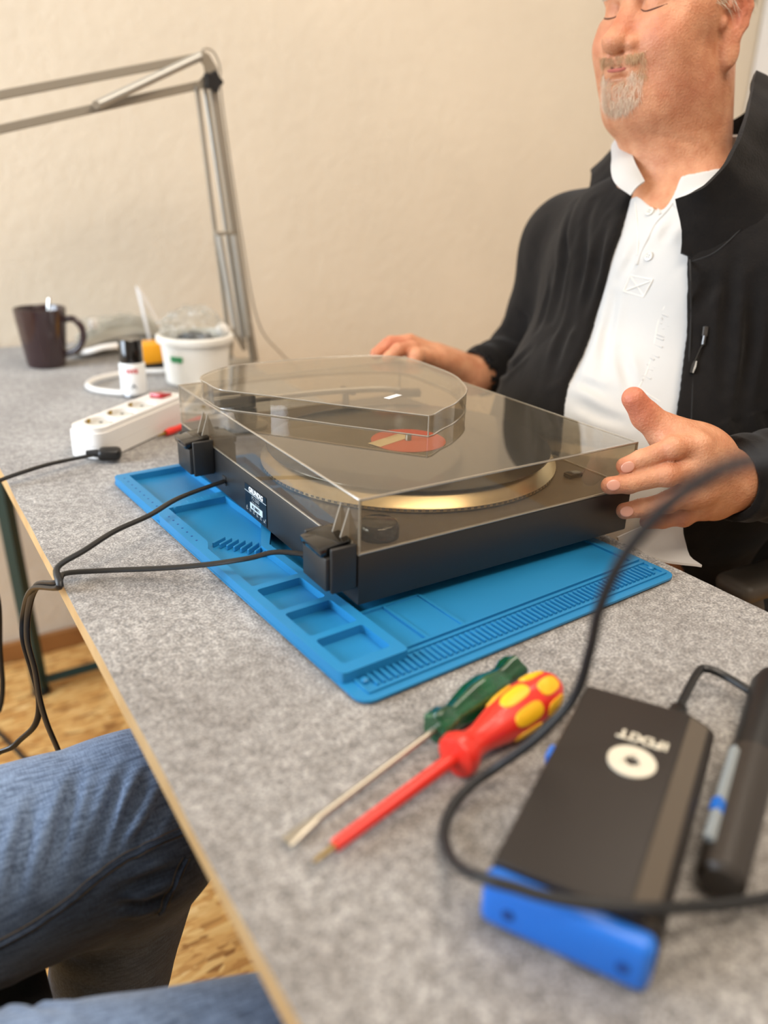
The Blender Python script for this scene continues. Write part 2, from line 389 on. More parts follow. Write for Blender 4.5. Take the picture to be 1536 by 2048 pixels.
def trestle(y, label, lean=1):
    t = thing('trestle', label, 'trestle', (0, y, FZ), group=None)
    a = un(85, 1385, 2, FZ+.012) if lean else Vector((-.13, y, FZ+.01)); xo = a.x
    tops = []
    for s, x0 in ((-1, xo), (1, .06*2-xo)):
        bm = bmesh.new(); tx = x0+s*.12
        if lean and s < 0:
            q = un(8, 1000, 1, y); d = (q-Vector((x0, y, FZ+.012))); k = (-.045-FZ)/(d.z); tx = x0+d.x*k
        tube(bm, [(x0, y, FZ+.0), (tx, y, -.045)], .017, n=4, flat=(1, 1)); obj('leg', bm, M['green_metal'], t, False); tops.append(tx)
        bm = bmesh.new(); tube(bm, [(x0, y-.0, FZ+.013), (x0, y, FZ+.0)], .019, n=12); obj('foot', bm, M['rubber'], t)
    bm = bmesh.new(); tube(bm, [(tops[0], y, -.038), (tops[1], y, -.038)], .0155, n=4); obj('top_rail', bm, M['green_metal'], t, False)
    bm = bmesh.new(); tube(bm, [(xo+.01, y, FZ+.03), (.12-xo-.01, y, FZ+.03)], .012, n=4); obj('crossbar', bm, M['green_metal'], t, False)
    bm = bmesh.new(); tube(bm, [(tops[0]+.03, y-.02, -.06), (tops[0]+.03, y+.02, -.06)], .007, n=8); obj('bolt', bm, M['steel'], t)
trestle(1.16, 'dark green metal trestle under the far end of the table, near the wall')

# ================================================================= silicone work mat
MO = Vector((-.057, -.103)); MX = Vector((.9982, .06)); MY = Vector((-.06, .9982)); MA = math.atan2(.06, .9982)
matw = thing('silicone_mat', 'blue silicone soldering mat with raised parts tray lying under the turntable', 'work mat', (MO.x, MO.y, 0), MA)
def mw(s, t, z=0): return Vector((MO.x+MX.x*s+MY.x*t, MO.y+MX.y*s+MY.y*t, z))
MM = Matrix.Translation((MO.x, MO.y, 0)) @ rz(MA)
bm = bmesh.new(); prism(bm, rrect(0, 0, .356, .522, .012), .0004, .0026, MM)
# recessed ruler slots rendered as raised frame bars around real gaps
prism(bm, rrect(.010, .0075, .350, .0105, .001, 1), .0026, .0042, MM); prism(bm, rrect(.010, .0325, .350, .0355, .001, 1), .0026, .0046, MM)
prism(bm, rrect(.010, .0105, .0125, .0325, .0005, 1), .0026, .0040, MM); prism(bm, rrect(.3475, .0105, .350, .0325, .0005, 1), .0026, .0040, MM)
ns = 55
for i in range(ns+1):
    s = .022+(.338-.022)*i/ns; prism(bm, rrect(s-.0010, .0125, s+.0012, .0305, .0003, 1), .0026, .0047, MM)
for s in (.0165, .3435): lathe(bm, [(.0035, .0024), (.0033, .0050), (.0018, .0062)], mw(s, .0215, 0), n=16)
prism(bm, rrect(.064, .0385, .350, .0415, .001, 1), .0026, .0050, MM); prism(bm, rrect(.064, .100, .128, .103, .001, 1), .0026, .0050, MM)
for s in (.0885, .126): prism(bm, rrect(s, .0415, s+.003, .100, .001, 1), .0026, .0048, MM)
prism(bm, rrect(.0915, .0415, .126, .100, .001, 1), .0026, .0034, MM)
prism(bm, rrect(.340, .0415, .343, .20, .001, 1), .0026, .0048, MM)
prism(bm, rrect(.070, .50, .350, .515, .004), .0026, .0044, MM)
obj('mat_base', bm, M['mat_blue'], matw, angle=.5)
H = .0115
bm = bmesh.new()
def wall(a, b, w=.0045, z=H, z0=.002):
    a = Vector(a); b = Vector(b); d = (b-a).normalized(); n_ = Vector((-d.y, d.x))*w/2
    prism(bm, [tuple(a+n_), tuple(a-n_), tuple(b-n_), tuple(b+n_)][::-1], z0, z, MM)
# outer rim of the raised tray, built as a ring around pockets
pockets = [rrect(.0085, .0385, .052, .0765, .003), rrect(.0085, .0835, .052, .124, .003), rrect(.0085, .131, .052, .1725, .003)]
poc_mid = [(.0085, .180), (.0535, .180), (.0535, .250), (.072, .285), (.080, .300), (.080, .384), (.0150, .384), (.0150, .285), (.0085, .270)]
poc_top = [(.0150, .392), (.083, .400), (.083, .503), (.0150, .503)]
outer = [(.060, .0285), (.0605, .0330), (.0615, .170), (.0615, .248), (.088, .292), (.089, .509), (.086, .512), (.003, .512), (.0, .509), (.0, .385), (.002, .378), (.0, .370), (.0, .0325), (.002, .0285), (.005, .0270), (.057, .0270)]
prism(bm, outer, .002, H, MM, holes=pockets+[poc_mid, poc_top])
obj('parts_tray', bm, M['mat_blue'], matw, angle=.5)
bm = bmesh.new()
prism(bm, [(.005, .030), (.058, .030), (.058, .250), (.084, .295), (.084, .506), (.005, .506)], .0024, .0038, MM)
obj('tray_floor', bm, M['mat_blue'], matw)
bm = bmesh.new()
for i in range(8):      # slanted comb for screwdriver tips
    a = mw(.020+.0042*i, .285-.0065*i, .0036); b = mw(.036+.0042*i, .292-.0060*i, .0036)
    box(bm, (a+b)/2+Vector((0, 0, .0030)), ((b-a).length, .0022, .0055), rz(math.atan2((b-a).y, (b-a).x)), bev=.0006, seg=1)
obj('tweezer_comb', bm, M['mat_blue'], matw)
bm = bmesh.new()
for i in range(7):
    a = mw(.022+.0088*i, .388+.0010*i, .0075); box(bm, a, (.0040, .0105, .0085), rz(MA), bev=.0018, seg=2)
obj('notched_divider', bm, M['mat_blue'], matw)
bm = bmesh.new()
for i in range(7): lathe(bm, [(.0011, H-.0006), (.0011, H+.0002)], mw(.0070, .293+i*.0115), n=8)
obj('rim_holes', bm, M['blue_dark'], matw); bm = bmesh.new()
for i in range(9): lathe(bm, [(.0011, H-.0006), (.0011, H+.0002)], mw(.0070, .396+i*.0125), n=8)
obj('rim_holes', bm, M['blue_dark'], matw)

# ================================================================= turntable
D_, W_, Z0, ZM, ZT = .3165, .42, .0135, .0585, .1066
tt = thing('turntable', 'black record player with rear hinges and smoked clear lid, standing on the blue mat', 'turntable', (.158, .21, 0))
bm = bmesh.new(); box(bm, (D_/2, W_/2, (Z0+ZM)/2), (D_, W_, ZM-Z0), bev=.0015)
obj('plinth', bm, M['plinth'], tt)
bm = bmesh.new(); box(bm, (D_/2, W_/2, ZM+.0006), (D_-.006, W_-.006, .0014), bev=.0005, seg=1); obj('top_plate', bm, M['deck'], tt)
for x in (.04, .275):
    for y in (.04, .38):
        bm = bmesh.new(); lathe(bm, [(.016, .0034), (.018, .006), (.018, Z0+.001)], (x, y, 0), n=24); obj('rubber_foot', bm, M['rubber'], tt)
PC = Vector((.169, .181))
bm = bmesh.new(); lathe(bm, [(.138, ZM+.001), (.152, ZM+.002), (.1570, ZM+.003), (.1570, ZM+.0060), (.1555, ZM+.0072), (.1470, ZM+.0175), (.1450, ZM+.0185), (.120, ZM+.0185)], (PC.x, PC.y, 0), n=160)
pl = obj('platter', bm, M['platter'], tt)
bm = bmesh.new()
for i in range(150):
    a = 2*PI*i/150; box(bm, (PC.x+.1571*math.cos(a), PC.y+.1571*math.sin(a), ZM+.0046), (.0008, .0030, .0020), rz(a))
obj('strobe_dots', bm, M['deck'], pl)
tag(obj('record', (lambda b: (lathe(b, [(.1485, ZM+.0190), (.1505, ZM+.0200), (.1500, ZM+.0210), (.146, ZM+.0213), (.060, ZM+.0209), (.0500, ZM+.0209)], (PC.x, PC.y, 0), n=160), b)[1])(bmesh.new()), M['record']), 'black vinyl record with red centre label lying on the platter', 'record')
rec = [o for o in COL.objects if o.name == 'record'][0]
bm = bmesh.new(); lathe(bm, [(.0400, ZM+.0204), (.0400, ZM+.0215), (.0045, ZM+.0215)], (PC.x, PC.y, 0), n=64); obj('centre_label', bm, M['label_red'], rec)
bm = bmesh.new(); a0 = un(755, 888, 2, ZM+.0218); a1 = un(805, 872, 2, ZM+.0218); dd = (a1-a0)
box(bm, (a0+a1)/2, (dd.length*1.25, .017, .0004), rz(math.atan2(dd.y, dd.x))); obj('paper_tab', bm, M['label_cream'], rec)
bm = bmesh.new(); lathe(bm, [(.0034, ZM+.012), (.0034, ZM+.0265), (.0022, ZM+.0285)], (PC.x, PC.y, 0), n=16); obj('spindle', bm, M['steel'], tt)
bm = bmesh.new(); kp = un(757, 1056, 2, ZM+.008); lathe(bm, [(.0175, ZM+.0012), (.0175, ZM+.0118), (.0160, ZM+.0140), (.0145, ZM+.0146)], (kp.x, kp.y, 0), n=48); obj('speed_knob', bm, M['gloss_black'], tt)
# tonearm
TP = Vector((.062, .368, ZM))
ta = None
bm = bmesh.new(); lathe(bm, [(.026, 0), (.026, .006), (.014, .008), (.014, .024), (.010, .026)], TP, n=32); ta = obj('tonearm', bm, M['gloss_black'], tt)
bm = bmesh.new(); tube(bm, smooth_path([(TP.x+.0, TP.y, TP.z+.034), (.16, .362, ZM+.034), (.235, .352, ZM+.032), (.262, .340, ZM+.030)]), .0038, n=10); obj('arm_tube', bm, M['steel'], ta)
bm = bmesh.new(); tube(bm, [(TP.x-.008, TP.y+.001, TP.z+.034), (TP.x-.040, TP.y+.003, TP.z+.034)], .0125, n=24); obj('counterweight', bm, M['gloss_black'], ta)
bm = bmesh.new(); box(bm, (.272, .336, ZM+.027), (.034, .016, .009), rz(-.45), bev=.002); obj('headshell', bm, M['gloss_black'], ta)
bm = bmesh.new(); box(bm, (TP.x, TP.y, TP.z+.034), (.020, .024, .016), bev=.003); obj('pivot', bm, M['gloss_black'], ta)
bm = bmesh.new(); lathe(bm, [(.005, 0), (.004, .026)], (.205, .378, ZM), n=12); box(bm, (.205, .372, ZM+.029), (.006, .030, .006), bev=.001)
obj('arm_rest', bm, M['gloss_black'], tt)
bm = bmesh.new(); box(bm, (.285, .05, ZM+.004), (.018, .010, .005), bev=.001); obj('start_lever', bm, M['gloss_black'], tt)
# lid
bulge_px = [(858, 831), (677, 809), (540, 791), (454, 781), (410, 778), (394, 768), (392, 759), (410, 748), (454, 733), (528, 724), (640, 715), (744, 711), (810, 715), (862, 731), (908, 750), (930, 771), (932, 786), (910, 806), (885, 818), (868, 828)]
ZB = ZT+.0215
bo = [un(x, y, 2, ZB) for x, y in bulge_px]
bo = [(min(max(q.x, .0030), D_-.004), min(max(q.y, .01), W_-.004)) for q in bo]
def inset(lp, d):
    n = len(lp); out = []
    for i in range(n):
        a, b, c = Vector(lp[i-1]), Vector(lp[i]), Vector(lp[(i+1) % n]); e1 = (b-a).normalized(); e2 = (c-b).normalized()
        nn = Vector((-e1.y-e2.y, e1.x+e2.x)); nn = nn.normalized() if nn.length > 1e-6 else Vector((0, 0)); out.append(tuple(b+nn*d))
    return out
def ccw(lp): return lp if sum(lp[i-1][0]*lp[i][1]-lp[i][0]*lp[i-1][1] for i in range(len(lp))) > 0 else lp[::-1]
def densify(lp, keep):
    out = []
    P = [Vector(q) for q in lp]; n = len(P)
    for i in range(n):
        p0, p1, p2, p3 = P[i-1], P[i], P[(i+1) % n], P[(i+2) % n]
        if i in keep: out.append(tuple(p1)); continue
        for k in range(4):
            t = k/4; q = .5*((2*p1)+(p2-p0)*t+(2*p0-5*p1+4*p2-p3)*t*t+(3*p1-p0-3*p2+p3)*t**3); out.append(tuple(q))
    return out
bo = ccw(bo) if False else bo
bo_d = densify(bo, {0, 1, 2, 19})
bo_d = ccw(bo_d)
T_ = .0024
bi_d = inset(bo_d, T_)
bm = bmesh.new()
e = .0008
for c, s in (((T_/2, W_/2, (ZM+ZT)/2), (T_, W_, ZT-ZM)), ((D_-T_/2, W_/2, (ZM+ZT)/2), (T_, W_, ZT-ZM)),
             ((D_/2, T_/2, (ZM+ZT)/2), (D_-2*T_-.0002, T_, ZT-ZM)), ((D_/2, W_-T_/2, (ZM+ZT)/2), (D_-2*T_-.0002, T_, ZT-ZM))):
    box(bm, (c[0], c[1], c[2]+.0008), (s[0], s[1], s[2]-.0012))
prism(bm, [(T_, T_), (D_-T_, T_), (D_-T_, W_-T_), (T_, W_-T_)], ZT-T_, ZT, None, holes=[bi_d[::-1]])
cover = obj('dust_cover', bm, M['cover'], tt, False)
bm = bmesh.new()
prism(bm, bo_d, ZT-T_*.5, ZB-T_, None, holes=[bi_d[::-1]]); prism(bm, bo_d, ZB-T_, ZB)
obj('raised_dome', bm, M['cover'], cover, False)
bm = bmesh.new()
def loop3(lp, z, r=.0007, n=6): tube(bm, [(x, y, z) for x, y in lp]+[(lp[0][0], lp[0][1], z)], r, n=n, cap=False)
for z, r in ((ZT-.0006, .0011), (ZM+.0012, .0012)): loop3(rrect(.0008, .0008, D_-.0008, W_-.0008, .0012, 2), z, r)
for x in (.0012, D_-.0012):
    for y in (.0012, W_-.0012): tube(bm, [(x, y, ZM), (x, y, ZT)], .0012, n=6)
loop3(bo_d, ZB-.0004, .0008); loop3(bo_d, ZT+.0006, .0007)
c0 = bo_d[0]; 
for q in (bo[0],): tube(bm, [(q[0], q[1], ZT), (q[0], q[1], ZB)], .0009, n=6)
obj('lid_edge_highlight', bm, M['cover_edge'], cover)  # milky rods paint the bright lines where clear edges catch light
bm = bmesh.new(); q = un(786, 793, 2, ZB+.0002); box(bm, q, (.022, .0075, .0002), rz(.35)); obj('paper_scrap', bm, M['paper'], cover)
# hinges
for i, (y0, y1) in enumerate(((.004, .046), (.314, .356))):
    yc = (y0+y1)/2
    bm = bmesh.new(); box(bm, (-.0135, yc, .0455), (.027, .040, .0290), bev=.0012); h = obj('hinge', bm, M['plinth'], tt)
    for s in (-1, 1):
        bm = bmesh.new(); box(bm, (-.0120, yc+s*.0218, .0490), (.0235, .0040, .0395), bev=.0015, seg=3); obj('hinge_cheek', bm, M['plinth'], h)
    bm = bmesh.new(); box(bm, (-.0155, yc+.001, .0655), (.029, .036, .0075), Matrix.Rotation(-.16, 4, 'Y'), bev=.0015); obj('hinge_flap', bm, M['gloss_black'], h)
    bm = bmesh.new(); tube(bm, [(-.004, yc-.016, .0655), (-.004, yc+.016, .0655)], .0050, n=12); obj('hinge_pin', bm, M['steel'], h)
    bm = bmesh.new()
    for dy in (-.010, .003):
        v = [bm.verts.new(p) for p in ((0, yc+dy, ZT-.012), (0, yc+dy, ZM+.003), (-.011, yc+dy, ZM+.003), (0, yc+dy+.0018, ZT-.012), (0, yc+dy+.0018, ZM+.003), (-.011, yc+dy+.0018, ZM+.003))]
        bm.faces.new((v[0], v[1], v[2])); bm.faces.new((v[3], v[5], v[4])); bm.faces.new((v[0], v[2], v[5], v[3])); bm.faces.new((v[1], v[4], v[5], v[2])); bm.faces.new((v[0], v[3], v[4], v[1]))
    box(bm, (-.0035, yc-.003, ZM+.006), (.007, .028, .008), bev=.001)
    obj('clear_rib', bm, M['cover_edge'], cover, False)
# rating plate
def rear(y, z, x=-.0006):   # text frame on the rear face: reads along -y
    return Matrix(((0, 0, -1, x), (-1, 0, 0, y), (0, 1, 0, z), (0, 0, 0, 1)))
bm = bmesh.new(); box(bm, (-.0002, .201, .0315), (.0008, .052, .0315)); plate = obj('rating_plate', bm, M['plate'], tt, False)
text('lettering', 'GRUNDIG', .0072, rear(.1995, .0432), M['paper'], plate, bold=.00028, spacing=1.06)
text('lettering', 'PS 2500', .0056, rear(.2010, .0360), M['ink_grey'], plate)
text('lettering', '220V~ 50Hz 3W', .0026, rear(.2010, .0316), M['ink_grey'], plate)
bm = bmesh.new(); box(bm, (-.0007, .1990, .0268), (.0006, .030, .0066)); box(bm, (-.0007, .201, .0398), (.0004, .052, .0004)); obj('serial_strip', bm, M['plate_white'], plate, False)
text('lettering', 'N. 50073', .0048, rear(.2000, .0267, -.0012), M['grey_ink'], plate)
bm = bmesh.new()
for k in range(6):
    y = .2225-k*.0085; box(bm, (-.0007, y, .0198), (.0004, .0042, .0006)); box(bm, (-.0007, y, .0216-.0008*(k % 2)), (.0004, .0028, .0006)); box(bm, (-.0007, y+.0017, .0206), (.0004, .0006, .003)); box(bm, (-.0007, y-.0012*(k % 3), .0228), (.0004, .0012, .0020))
obj('symbols', bm, M['ink_grey'], plate, False)
bm = bmesh.new(); box(bm, (-.0004, .285, .030), (.0012, .010, .010), bev=.0004, seg=1); obj('cable_outlet', bm, M['rubber'], tt)
bm = bmesh.new(); box(bm, (-.0004, .0515, .034), (.0012, .009, .010), bev=.0004, seg=1); obj('cable_outlet', bm, M['rubber'], tt)
# its two leads, over the mat and off the table edge
LA = [(.004, .285, .030), un(360, 995, 2, .034), un(300, 1030, 2, .034), un(230, 1062, 2, .030), un(170, 1100, 2, .026), un(115, 1135, 2, .016), (-.199, .167, .006), un(66, 1178, 1, .225), un(48, 1225, 1, .26), un(47, 1280, 1, .262), un(64, 1340, 1, .262), un(78, 1400, 1, .262), un(70, 1450, 1, .27), un(30, 1490, 1, .29), un(-30, 1560, 1, .31), (-.31, .34, -.52), (-.33, .38, -.733)]
LB = [(.004, .0515, .034), un(560, 1104, 2, .034), un(500, 1116, 2, .030), un(430, 1127, 2, .022), un(360, 1134, 2, .016), un(290, 1138, 2, .012), un(210, 1141, 2, .009), un(130, 1147, 2, .008), (-.199, .176, .006), un(74, 1172, 1, .222), un(57, 1220, 1, .245), un(55, 1280, 1, .25), un(70, 1340, 1, .25), un(80, 1400, 1, .25), un(95, 1450, 1, .25), un(118, 1505, 1, .25), un(135, 1560, 1, .25), (-.165, .27, -.50), (-.15, .30, -.733)]
bm = bmesh.new(); P = smooth_path(LA, 7)
tube(bm, P, .0026, n=10, flat=(1.25, .8)); obj('audio_lead', bm, M['cable'], tt)
bm = bmesh.new(); P = smooth_path(LB, 7)
tube(bm, P, .0027, n=10, flat=(1.3, .75)); obj('mains_lead', bm, M['cable'], tt)
bm = bmesh.new(); P = smooth_path([un(-40, 1430, 2, -.735), un(0, 1468, 2, -.737), un(40, 1508, 2, -.737), un(90, 1560, 2, -.737)], 6)
tube(bm, P, .0045, n=8); tag(obj('floor_cord', bm, M['cable']), 'thin black cord crossing the chipboard floor beside the jeans', 'cord')

# ================================================================= things standing at the far left
# loose connector and its cord
con = thing('cable_plug', 'black plug on a cord lying by the near end of the white power strip', 'plug', (-.07, .495, 0))
c0_, c1_ = un(196, 908, 2, .010), un(243, 908, 2, .009); d = (c1_-c0_)
bm = bmesh.new(); box(bm, (c0_+c1_)/2+Vector((0, 0, .0005)), (d.length, .021, .0155), rz(math.atan2(d.y, d.x)), bev=.006, seg=3); obj('plug_body', bm, M['cable'], con)
bm = bmesh.new(); tube(bm, [c0_+Vector((0, 0, .001)), c0_-d.normalized()*.014+Vector((0, 0, .001))], [.0052, .0036], n=12); obj('strain_relief', bm, M['rubber'], con)
bm = bmesh.new(); tube(bm, smooth_path([c0_, un(165, 914, 2, .009), un(100, 928, 2, .012), un(50, 943, 2, .012), un(0, 961, 2, .008), un(-40, 985, 2, .004), un(-48, 1040, 1, .42), un(-30, 1120, 1, .43), un(-4, 1200, 1, .44), un(0, 1300, 1, .45), un(5, 1370, 1, .45), un(-2, 1420, 1, .45), un(-30, 1470, 1, .45), (-.32, .47, -.60), (-.30, .55, -.733)], 6), .0028, n=10, flat=(1.2, .8)); obj('cord', bm, M['cable'], con)

# power strip
s0, s3 = un(200, 842, 2, .040), un(283, 809, 2, .040); ax = (s3-s0).normalized(); AXA = math.atan2(ax.y, ax.x); step = (s3-s0).length/2
strip = thing('power_strip', 'white three-socket power strip with a red rocker switch', 'power strip', (s0.x, s0.y, 0), AXA)
SM = Matrix.Translation((s0.x, s0.y, 0)) @ rz(AXA)
sL = step*3+.030; HW = .0275
out = rrect(-.036, -HW, sL, HW, .016, 6)
circ = lambda cx, cy, r, n=28: [(cx+r*math.cos(2*PI*k/n), cy+r*math.sin(2*PI*k/n)) for k in range(n)]
bm = bmesh.new(); prism(bm, out, .001, .017, SM); prism(bm, [(x*1.0, y*.985) for x, y in out], .0174, .034, SM)
obj('body', bm, M['white_plastic'], strip, angle=.9)
bm = bmesh.new(); top = rrect(-.034, -HW+.003, sL-.002, HW-.003, .015, 6)
prism(bm, top, .0335, .0405, SM, holes=[circ(i*step, 0, .0195)[::-1] for i in range(3)])
obj('top_cover', bm, M['white_plastic'], strip, angle=.9)
for i in range(3):
    bm = bmesh.new(); lathe(bm, [(.0194, .0342), (.0194, .0352), (.0180, .0356)], SM @ Vector((i*step, 0, 0)), n=28); so = obj('socket', bm, M['grey_plastic'], strip)
    for s in (-1, 1): bm = bmesh.new(); box(bm, SM @ Vector((i*step, s*.0178, .0375)), (.005, .0015, .0055), rz(AXA)); obj('earth_clip', bm, M['brass'], so)
    bm = bmesh.new()
    for s in (-1, 1): lathe(bm, [(.0026, .0352), (.0026, .0359)], SM @ Vector((i*step+s*.0095*math.cos(.6), s*.0095*math.sin(.6), 0)), n=12)
    obj('pin_hole', bm, M['dark_line'], so)
bm = bmesh.new(); box(bm, SM @ Vector((3*step+.002, 0, .0425)), (.026, .020, .007), rz(AXA) @ Matrix.Rotation(.16, 4, 'Y'), bev=.0012); obj('rocker_switch', bm, M['red_switch'], strip)
bm = bmesh.new(); e0 = SM @ Vector((sL-.004, 0, .018))
tube(bm, smooth_path([e0, e0+Vector((.03, .02, -.004)), (.16, .80, .006), un(372, 742, 2, .006), un(322, 742, 2, .006), un(268, 744, 2, .006), un(205, 755, 2, .006), un(176, 768, 2, .006), un(190, 779, 2, .006), un(245, 786, 2, .006), un(290, 784, 2, .006)], 8), .0048, n=10)
obj('cord', bm, M['white_plastic'], strip)

# spray can
cp = un(262, 797, 2, 0)+Vector((.011, .016, 0)); cx, cy = cp.x, cp.y
can = thing('spray_can', 'small white spray can with a black cap standing behind the power strip', 'spray can', (cx, cy, 0))
bm = bmesh.new(); lathe(bm, [(.0180, 0), (.0205, .0015), (.0205, .005), (.0195, .007)], (cx, cy, 0), n=40); obj('can_rim', bm, M['steel'], can)
bm = bmesh.new(); lathe(bm, [(.0200, .006), (.0205, .008), (.0205, .053), (.0190, .056)], (cx, cy, 0), n=40); cb = obj('can_body', bm, M['paper'], can)
bm = bmesh.new(); lathe(bm, [(.0186, .055), (.0186, .0905), (.0170, .0930)], (cx, cy, 0), n=40); obj('cap', bm, M['gloss_black'], can)
va = math.atan2(CP[1]-cy, CP[0]-cx)
def can_text(s, size, z, m, off, r=.0207, bold=.0001):
    a = va+off; t = text('lettering', s, size, Matrix.Translation((cx, cy, z)), m, cb, bold=bold)
    me = t.data
    for v in me.vertices:
        w = cb.matrix_basis; L = v.co+Vector((0, 0, 0)); q = world_of(can) @ L; dx, dy = q.x-cx, q.y-cy   # bend the flat text around the can
        th = a+dx/r; v.co = world_of(can).inverted() @ Vector((cx+(r+.0001+(q.z-z)*.3)*math.cos(th), cy+(r+.0001+(q.z-z)*.3)*math.sin(th), z+dy))
can_text('SWE', .0095, .0440, M['red_ink'], -.05, bold=.0004)
can_text('▲', .0110, .0190, M['grey_ink'], 0)

# tub with clear bag
bp = Vector((.178, .858, 0))
tub = thing('plastic_tub', 'round white plastic tub with green lettering standing beside the lamp foot', 'tub', bp)
bm = bmesh.new(); lathe(bm, [(.050, 0), (.0535, .003), (.0595, .070), (.0600, .078), (.0570, .078), (.0560, .070), (.0500, .006)], bp, n=56, cap=False); bmesh.ops.contextual_create(bm, geom=[e for e in bm.edges if len(e.link_faces) == 1 and all(abs(v.co.z) < 1e-6 for v in e.verts)]); bmesh.ops.contextual_create(bm, geom=[e for e in bm.edges if len(e.link_faces) == 1]); obj('tub_body', bm, M['jar_white'], tub)
bm = bmesh.new(); lathe(bm, [(.0600, .071), (.0655, .0715), (.0665, .075), (.0665, .081), (.0640, .0835), (.0590, .0835), (.0580, .080), (.0590, .072)], bp, n=56, cap=False); obj('rim', bm, M['jar_white'], tub)
g0 = un(330, 748, 1, .81)
a = math.atan2(CP[1]-bp.y, CP[0]-bp.x)-.62
bm = bmesh.new()
for k in range(5):
    t_ = a-.16+k*.085; c = bp+Vector((.0578*math.cos(t_), .0578*math.sin(t_), .048)); box(bm, c, (.0022, .0035, .008+.003*(k % 2)), rz(t_)); box(bm, c+Vector((0, 0, .004-.004*(k % 2))), (.0022, .005, .002), rz(t_))
obj('green_lettering', bm, M['green_ink'], tub, False)
def crumple(name, c, rad, m, seed, amp=.25, freq=3.0, parent=None, sub=5, flat=None, ridge=True):
    bm = bmesh.new(); bmesh.ops.create_icosphere(bm, subdivisions=sub, radius=1)
    for v in bm.verts:
        n0 = v.co.copy(); q = n0*freq+Vector((seed, seed*2.1, -seed))
        f = noise.noise(q); g_ = 1-abs(noise.noise(q*2.1))*2 if ridge else noise.noise(q*2)
        k = 1+amp*f+amp*.35*g_
        v.co = Vector((n0.x*rad[0]*k, n0.y*rad[1]*k, n0.z*rad[2]*k))+Vector(c)
        if flat is not None and v.co.z < flat: v.co.z = flat
    return obj(name, bm, m, parent)
o = crumple('clear_bag', bp+Vector((-.002, .004, .092)), (.050, .046, .034), M['bag'], 3.3, .30, 3.2); tag(o, 'crumpled clear plastic bag spilling out of the white tub', 'plastic bag')
o = crumple('small_parts', bp+Vector((0, 0, .070)), (.032, .030, .014), M['grey_ink'], 9.3, .35, 4, sub=4); tag(o, 'dark small parts lying inside the clear bag in the white tub', 'parts')
o = crumple('foam_piece', bp+Vector((.046, -.012, .088)), (.012, .010, .011), M['white_plastic'], 1.3, .2, 2, sub=3); tag(o, 'small white lump sticking up at the right rim of the tub', 'foam piece')

# yellow box
yb = Vector((.150, 1.020, 0)); yr = .05
yl = thing('yellow_case', 'small yellow case with black base between spray can and tub', 'case', yb, yr)
bm = bmesh.new(); box(bm, yb+Vector((0, 0, .026)), (.085, .050, .036), rz(yr), bev=.003); obj('case_body', bm, M['yellow'], yl)
bm = bmesh.new(); box(bm, yb+Vector((0, 0, .005)), (.083, .048, .009), rz(yr), bev=.002); obj('case_base', bm, M['cable'], yl)

# grey wrapped bundle with white plug, and bent white strip
bag = thing('cable_bundle', 'grey and white bundle of wrapped cables lying against the wall behind the spray can', 'cable bundle', (.14, 1.17, 0))
Bp = lambda x, y, yy=1.15: un(x, y, 1, yy)
bm = bmesh.new()
rb = random.Random(5)
for k in range(11):
    f = k/10; z_ = lambda px, py: Bp(px, py, 1.13+.09*f)
    tube(bm, smooth_path([z_(148, 706-3*f), z_(180, 690-22*f), z_(220, 676-30*f), z_(262, 668-30*f), z_(300, 670-22*f), z_(338, 688-10*f)], 6), [.006]*6+[.010]*20+[.007]*5 if False else .0095, n=8, flat=(1, .8))
obj('wrapped_cables', bm, M['bag_grey'], bag)
bm = bmesh.new(); q = Bp(187, 648, 1.16); box(bm, q, (.016, .014, .020), rz(.3), bev=.004); obj('plug', bm, M['white_plastic'], bag)
bm = bmesh.new(); tube(bm, smooth_path([Bp(148, 704, 1.10), Bp(175, 703, 1.06), Bp(210, 694, 1.05), Bp(250, 692, 1.05), Bp(275, 700, 1.06)], 6), .0055, n=8); obj('loose_end', bm, M['white_plastic'], bag)
cb2 = crumple('film_wrap', Bp(245, 668, 1.19), (.085, .035, .036), M['bag'], 6.1, .35, 2.6, parent=bag)
st = thing('bent_strip', 'white plastic strip bent into an upright V behind the yellow case', 'plastic strip', (.19, 1.08, 0))
bm = bmesh.new(); tube(bm, smooth_path([Bp(304, 700, 1.10), Bp(290, 640, 1.10), Bp(274, 572, 1.10)], 5), .0055, n=6, flat=(1.4, .5)); obj('left_limb', bm, M['white_plastic'], st)
bm = bmesh.new(); tube(bm, smooth_path([Bp(274, 570, 1.10), Bp(300, 612, 1.09), Bp(330, 668, 1.08), Bp(345, 690, 1.08)], 5), .0058, n=6, flat=(1.5, .5)); obj('right_limb', bm, M['white_plastic'], st)

